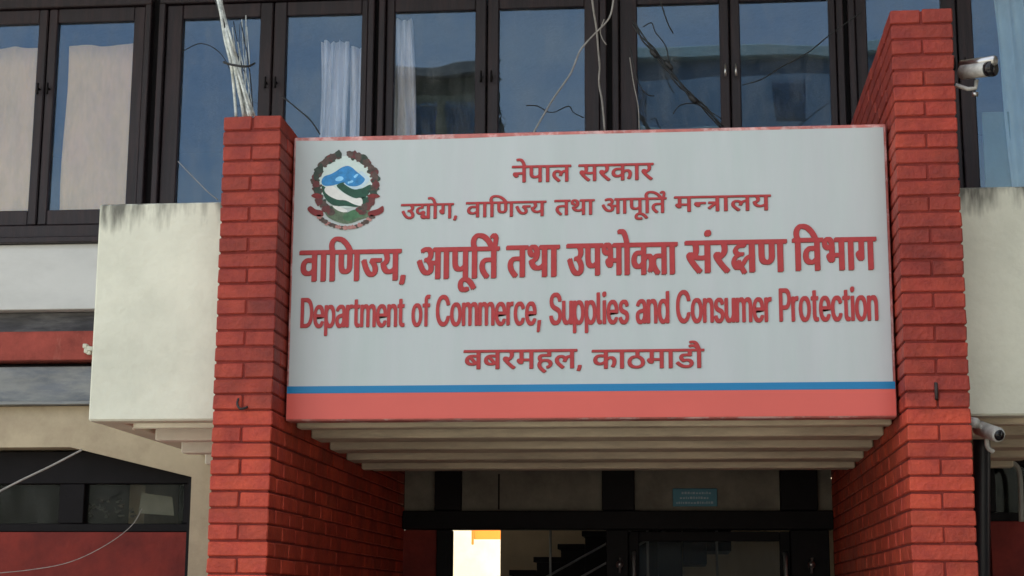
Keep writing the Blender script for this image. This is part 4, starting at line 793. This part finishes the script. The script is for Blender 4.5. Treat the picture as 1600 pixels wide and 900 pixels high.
cable('cable', 'faint black cable arched in the pane beside the shorter pillar', [(285, 80), (315, 68), (345, 84), (365, 120)], 1.5, .0022, 'cableblack', group=G1)
cable('cable', 'pale cable slanting down across the lower left window', [(-20, 778), (30, 752), (80, 728), (128, 703)], 1.5, .0055, 'cablegrey')
cable('cable', 'thin pale cable sagging in front of the dark red wall at lower left', [(222, 795), (205, 822), (165, 852), (110, 878), (50, 890), (-20, 897)], 1.8, .0022, 'cablegrey')

# ------------------------------------------------------------------ across the street, mirrored in the panes
def tower(x0, x1, y, h, hue, label, fl=5):
    wm, sm = ('olive', 'concrete') if hue == 'olive_' else ('blueblock', 'bluebands')
    t_ = thing('apartment_block', label, 'building', ((x0+x1)/2, y, 0))
    part(B(x0, x1, y-8, y, 0, h), 'wall', wm, t_); part(B(x0-.4, x1+.4, y-8.4, y+.4, h+.002, h+.5, b=.05), 'roof', sm, t_)
    for f in range(fl):
        z = h-2.6-f*3.3; part(B(x0-.2, x1+.2, y+.002, y+.5, z-.9, z-.5, b=.03), 'balcony_slab', sm, t_)
        for i in range(2): xa = x0+.6+i*(x1-x0)/2; part(B(xa, xa+1.2, y+.002, y+.06, z, z+1.5, b=.02), 'window', 'glass', t_)
tower(-10.7, -7.4, -52, 22.0, 'olive_', 'narrow olive apartment block across the street, mirrored in a window pane')
tower(-2.6, 9.5, -60, 25.0, 'blue', 'long grey blue apartment block across the street, mirrored in the right panes', 6)
nb = thing('light_blocking_house', 'unseen dark house added right of the forecourt to cut side light', 'house', (9.5, -4, 0))  # added out of view to keep side light off the left inner pillar face
part(B(5.2, 14, -10, .6, 0, 9), 'wall', 'sidewall', nb); part(B(5.0, 14.2, -10.2, .8, 9.002, 9.25, b=.03), 'roof', 'concrete', nb)
for f in range(3):
    for i in range(4): part(B(5.15, 5.198, -9+i*2.4, -7.6+i*2.4, 1+f*2.9, 2.4+f*2.9, b=.01), 'window', 'black', nb)
tr = thing('conifer_tree', 'dark conifer beyond the apartment block, mirrored in a window pane', 'tree', (-7.6, -62, 0))
part(MB().tube([(-7.6, -62, 0), (-7.6, -62, 14), (-7.6, -62, 27)], [.35, .22, .03], 8), 'trunk', 'leaf', tr)
q = MB(); random.seed(44)
for i in range(900):
    t = random.random()**.7; r = (1-t)*2.2*random.random()+.1; a = random.uniform(0, 6.28); c = Vector((-7.6+r*math.cos(a), -62+r*math.sin(a), 3+t*24.3)); s_ = .35
    k = len(q.v); q.v += [tuple(c+Vector([random.uniform(-s_, s_) for _ in range(3)])) for _ in range(3)]; q.f.append((k, k+1, k+2))
part(q, 'crown', 'leaf', tr)
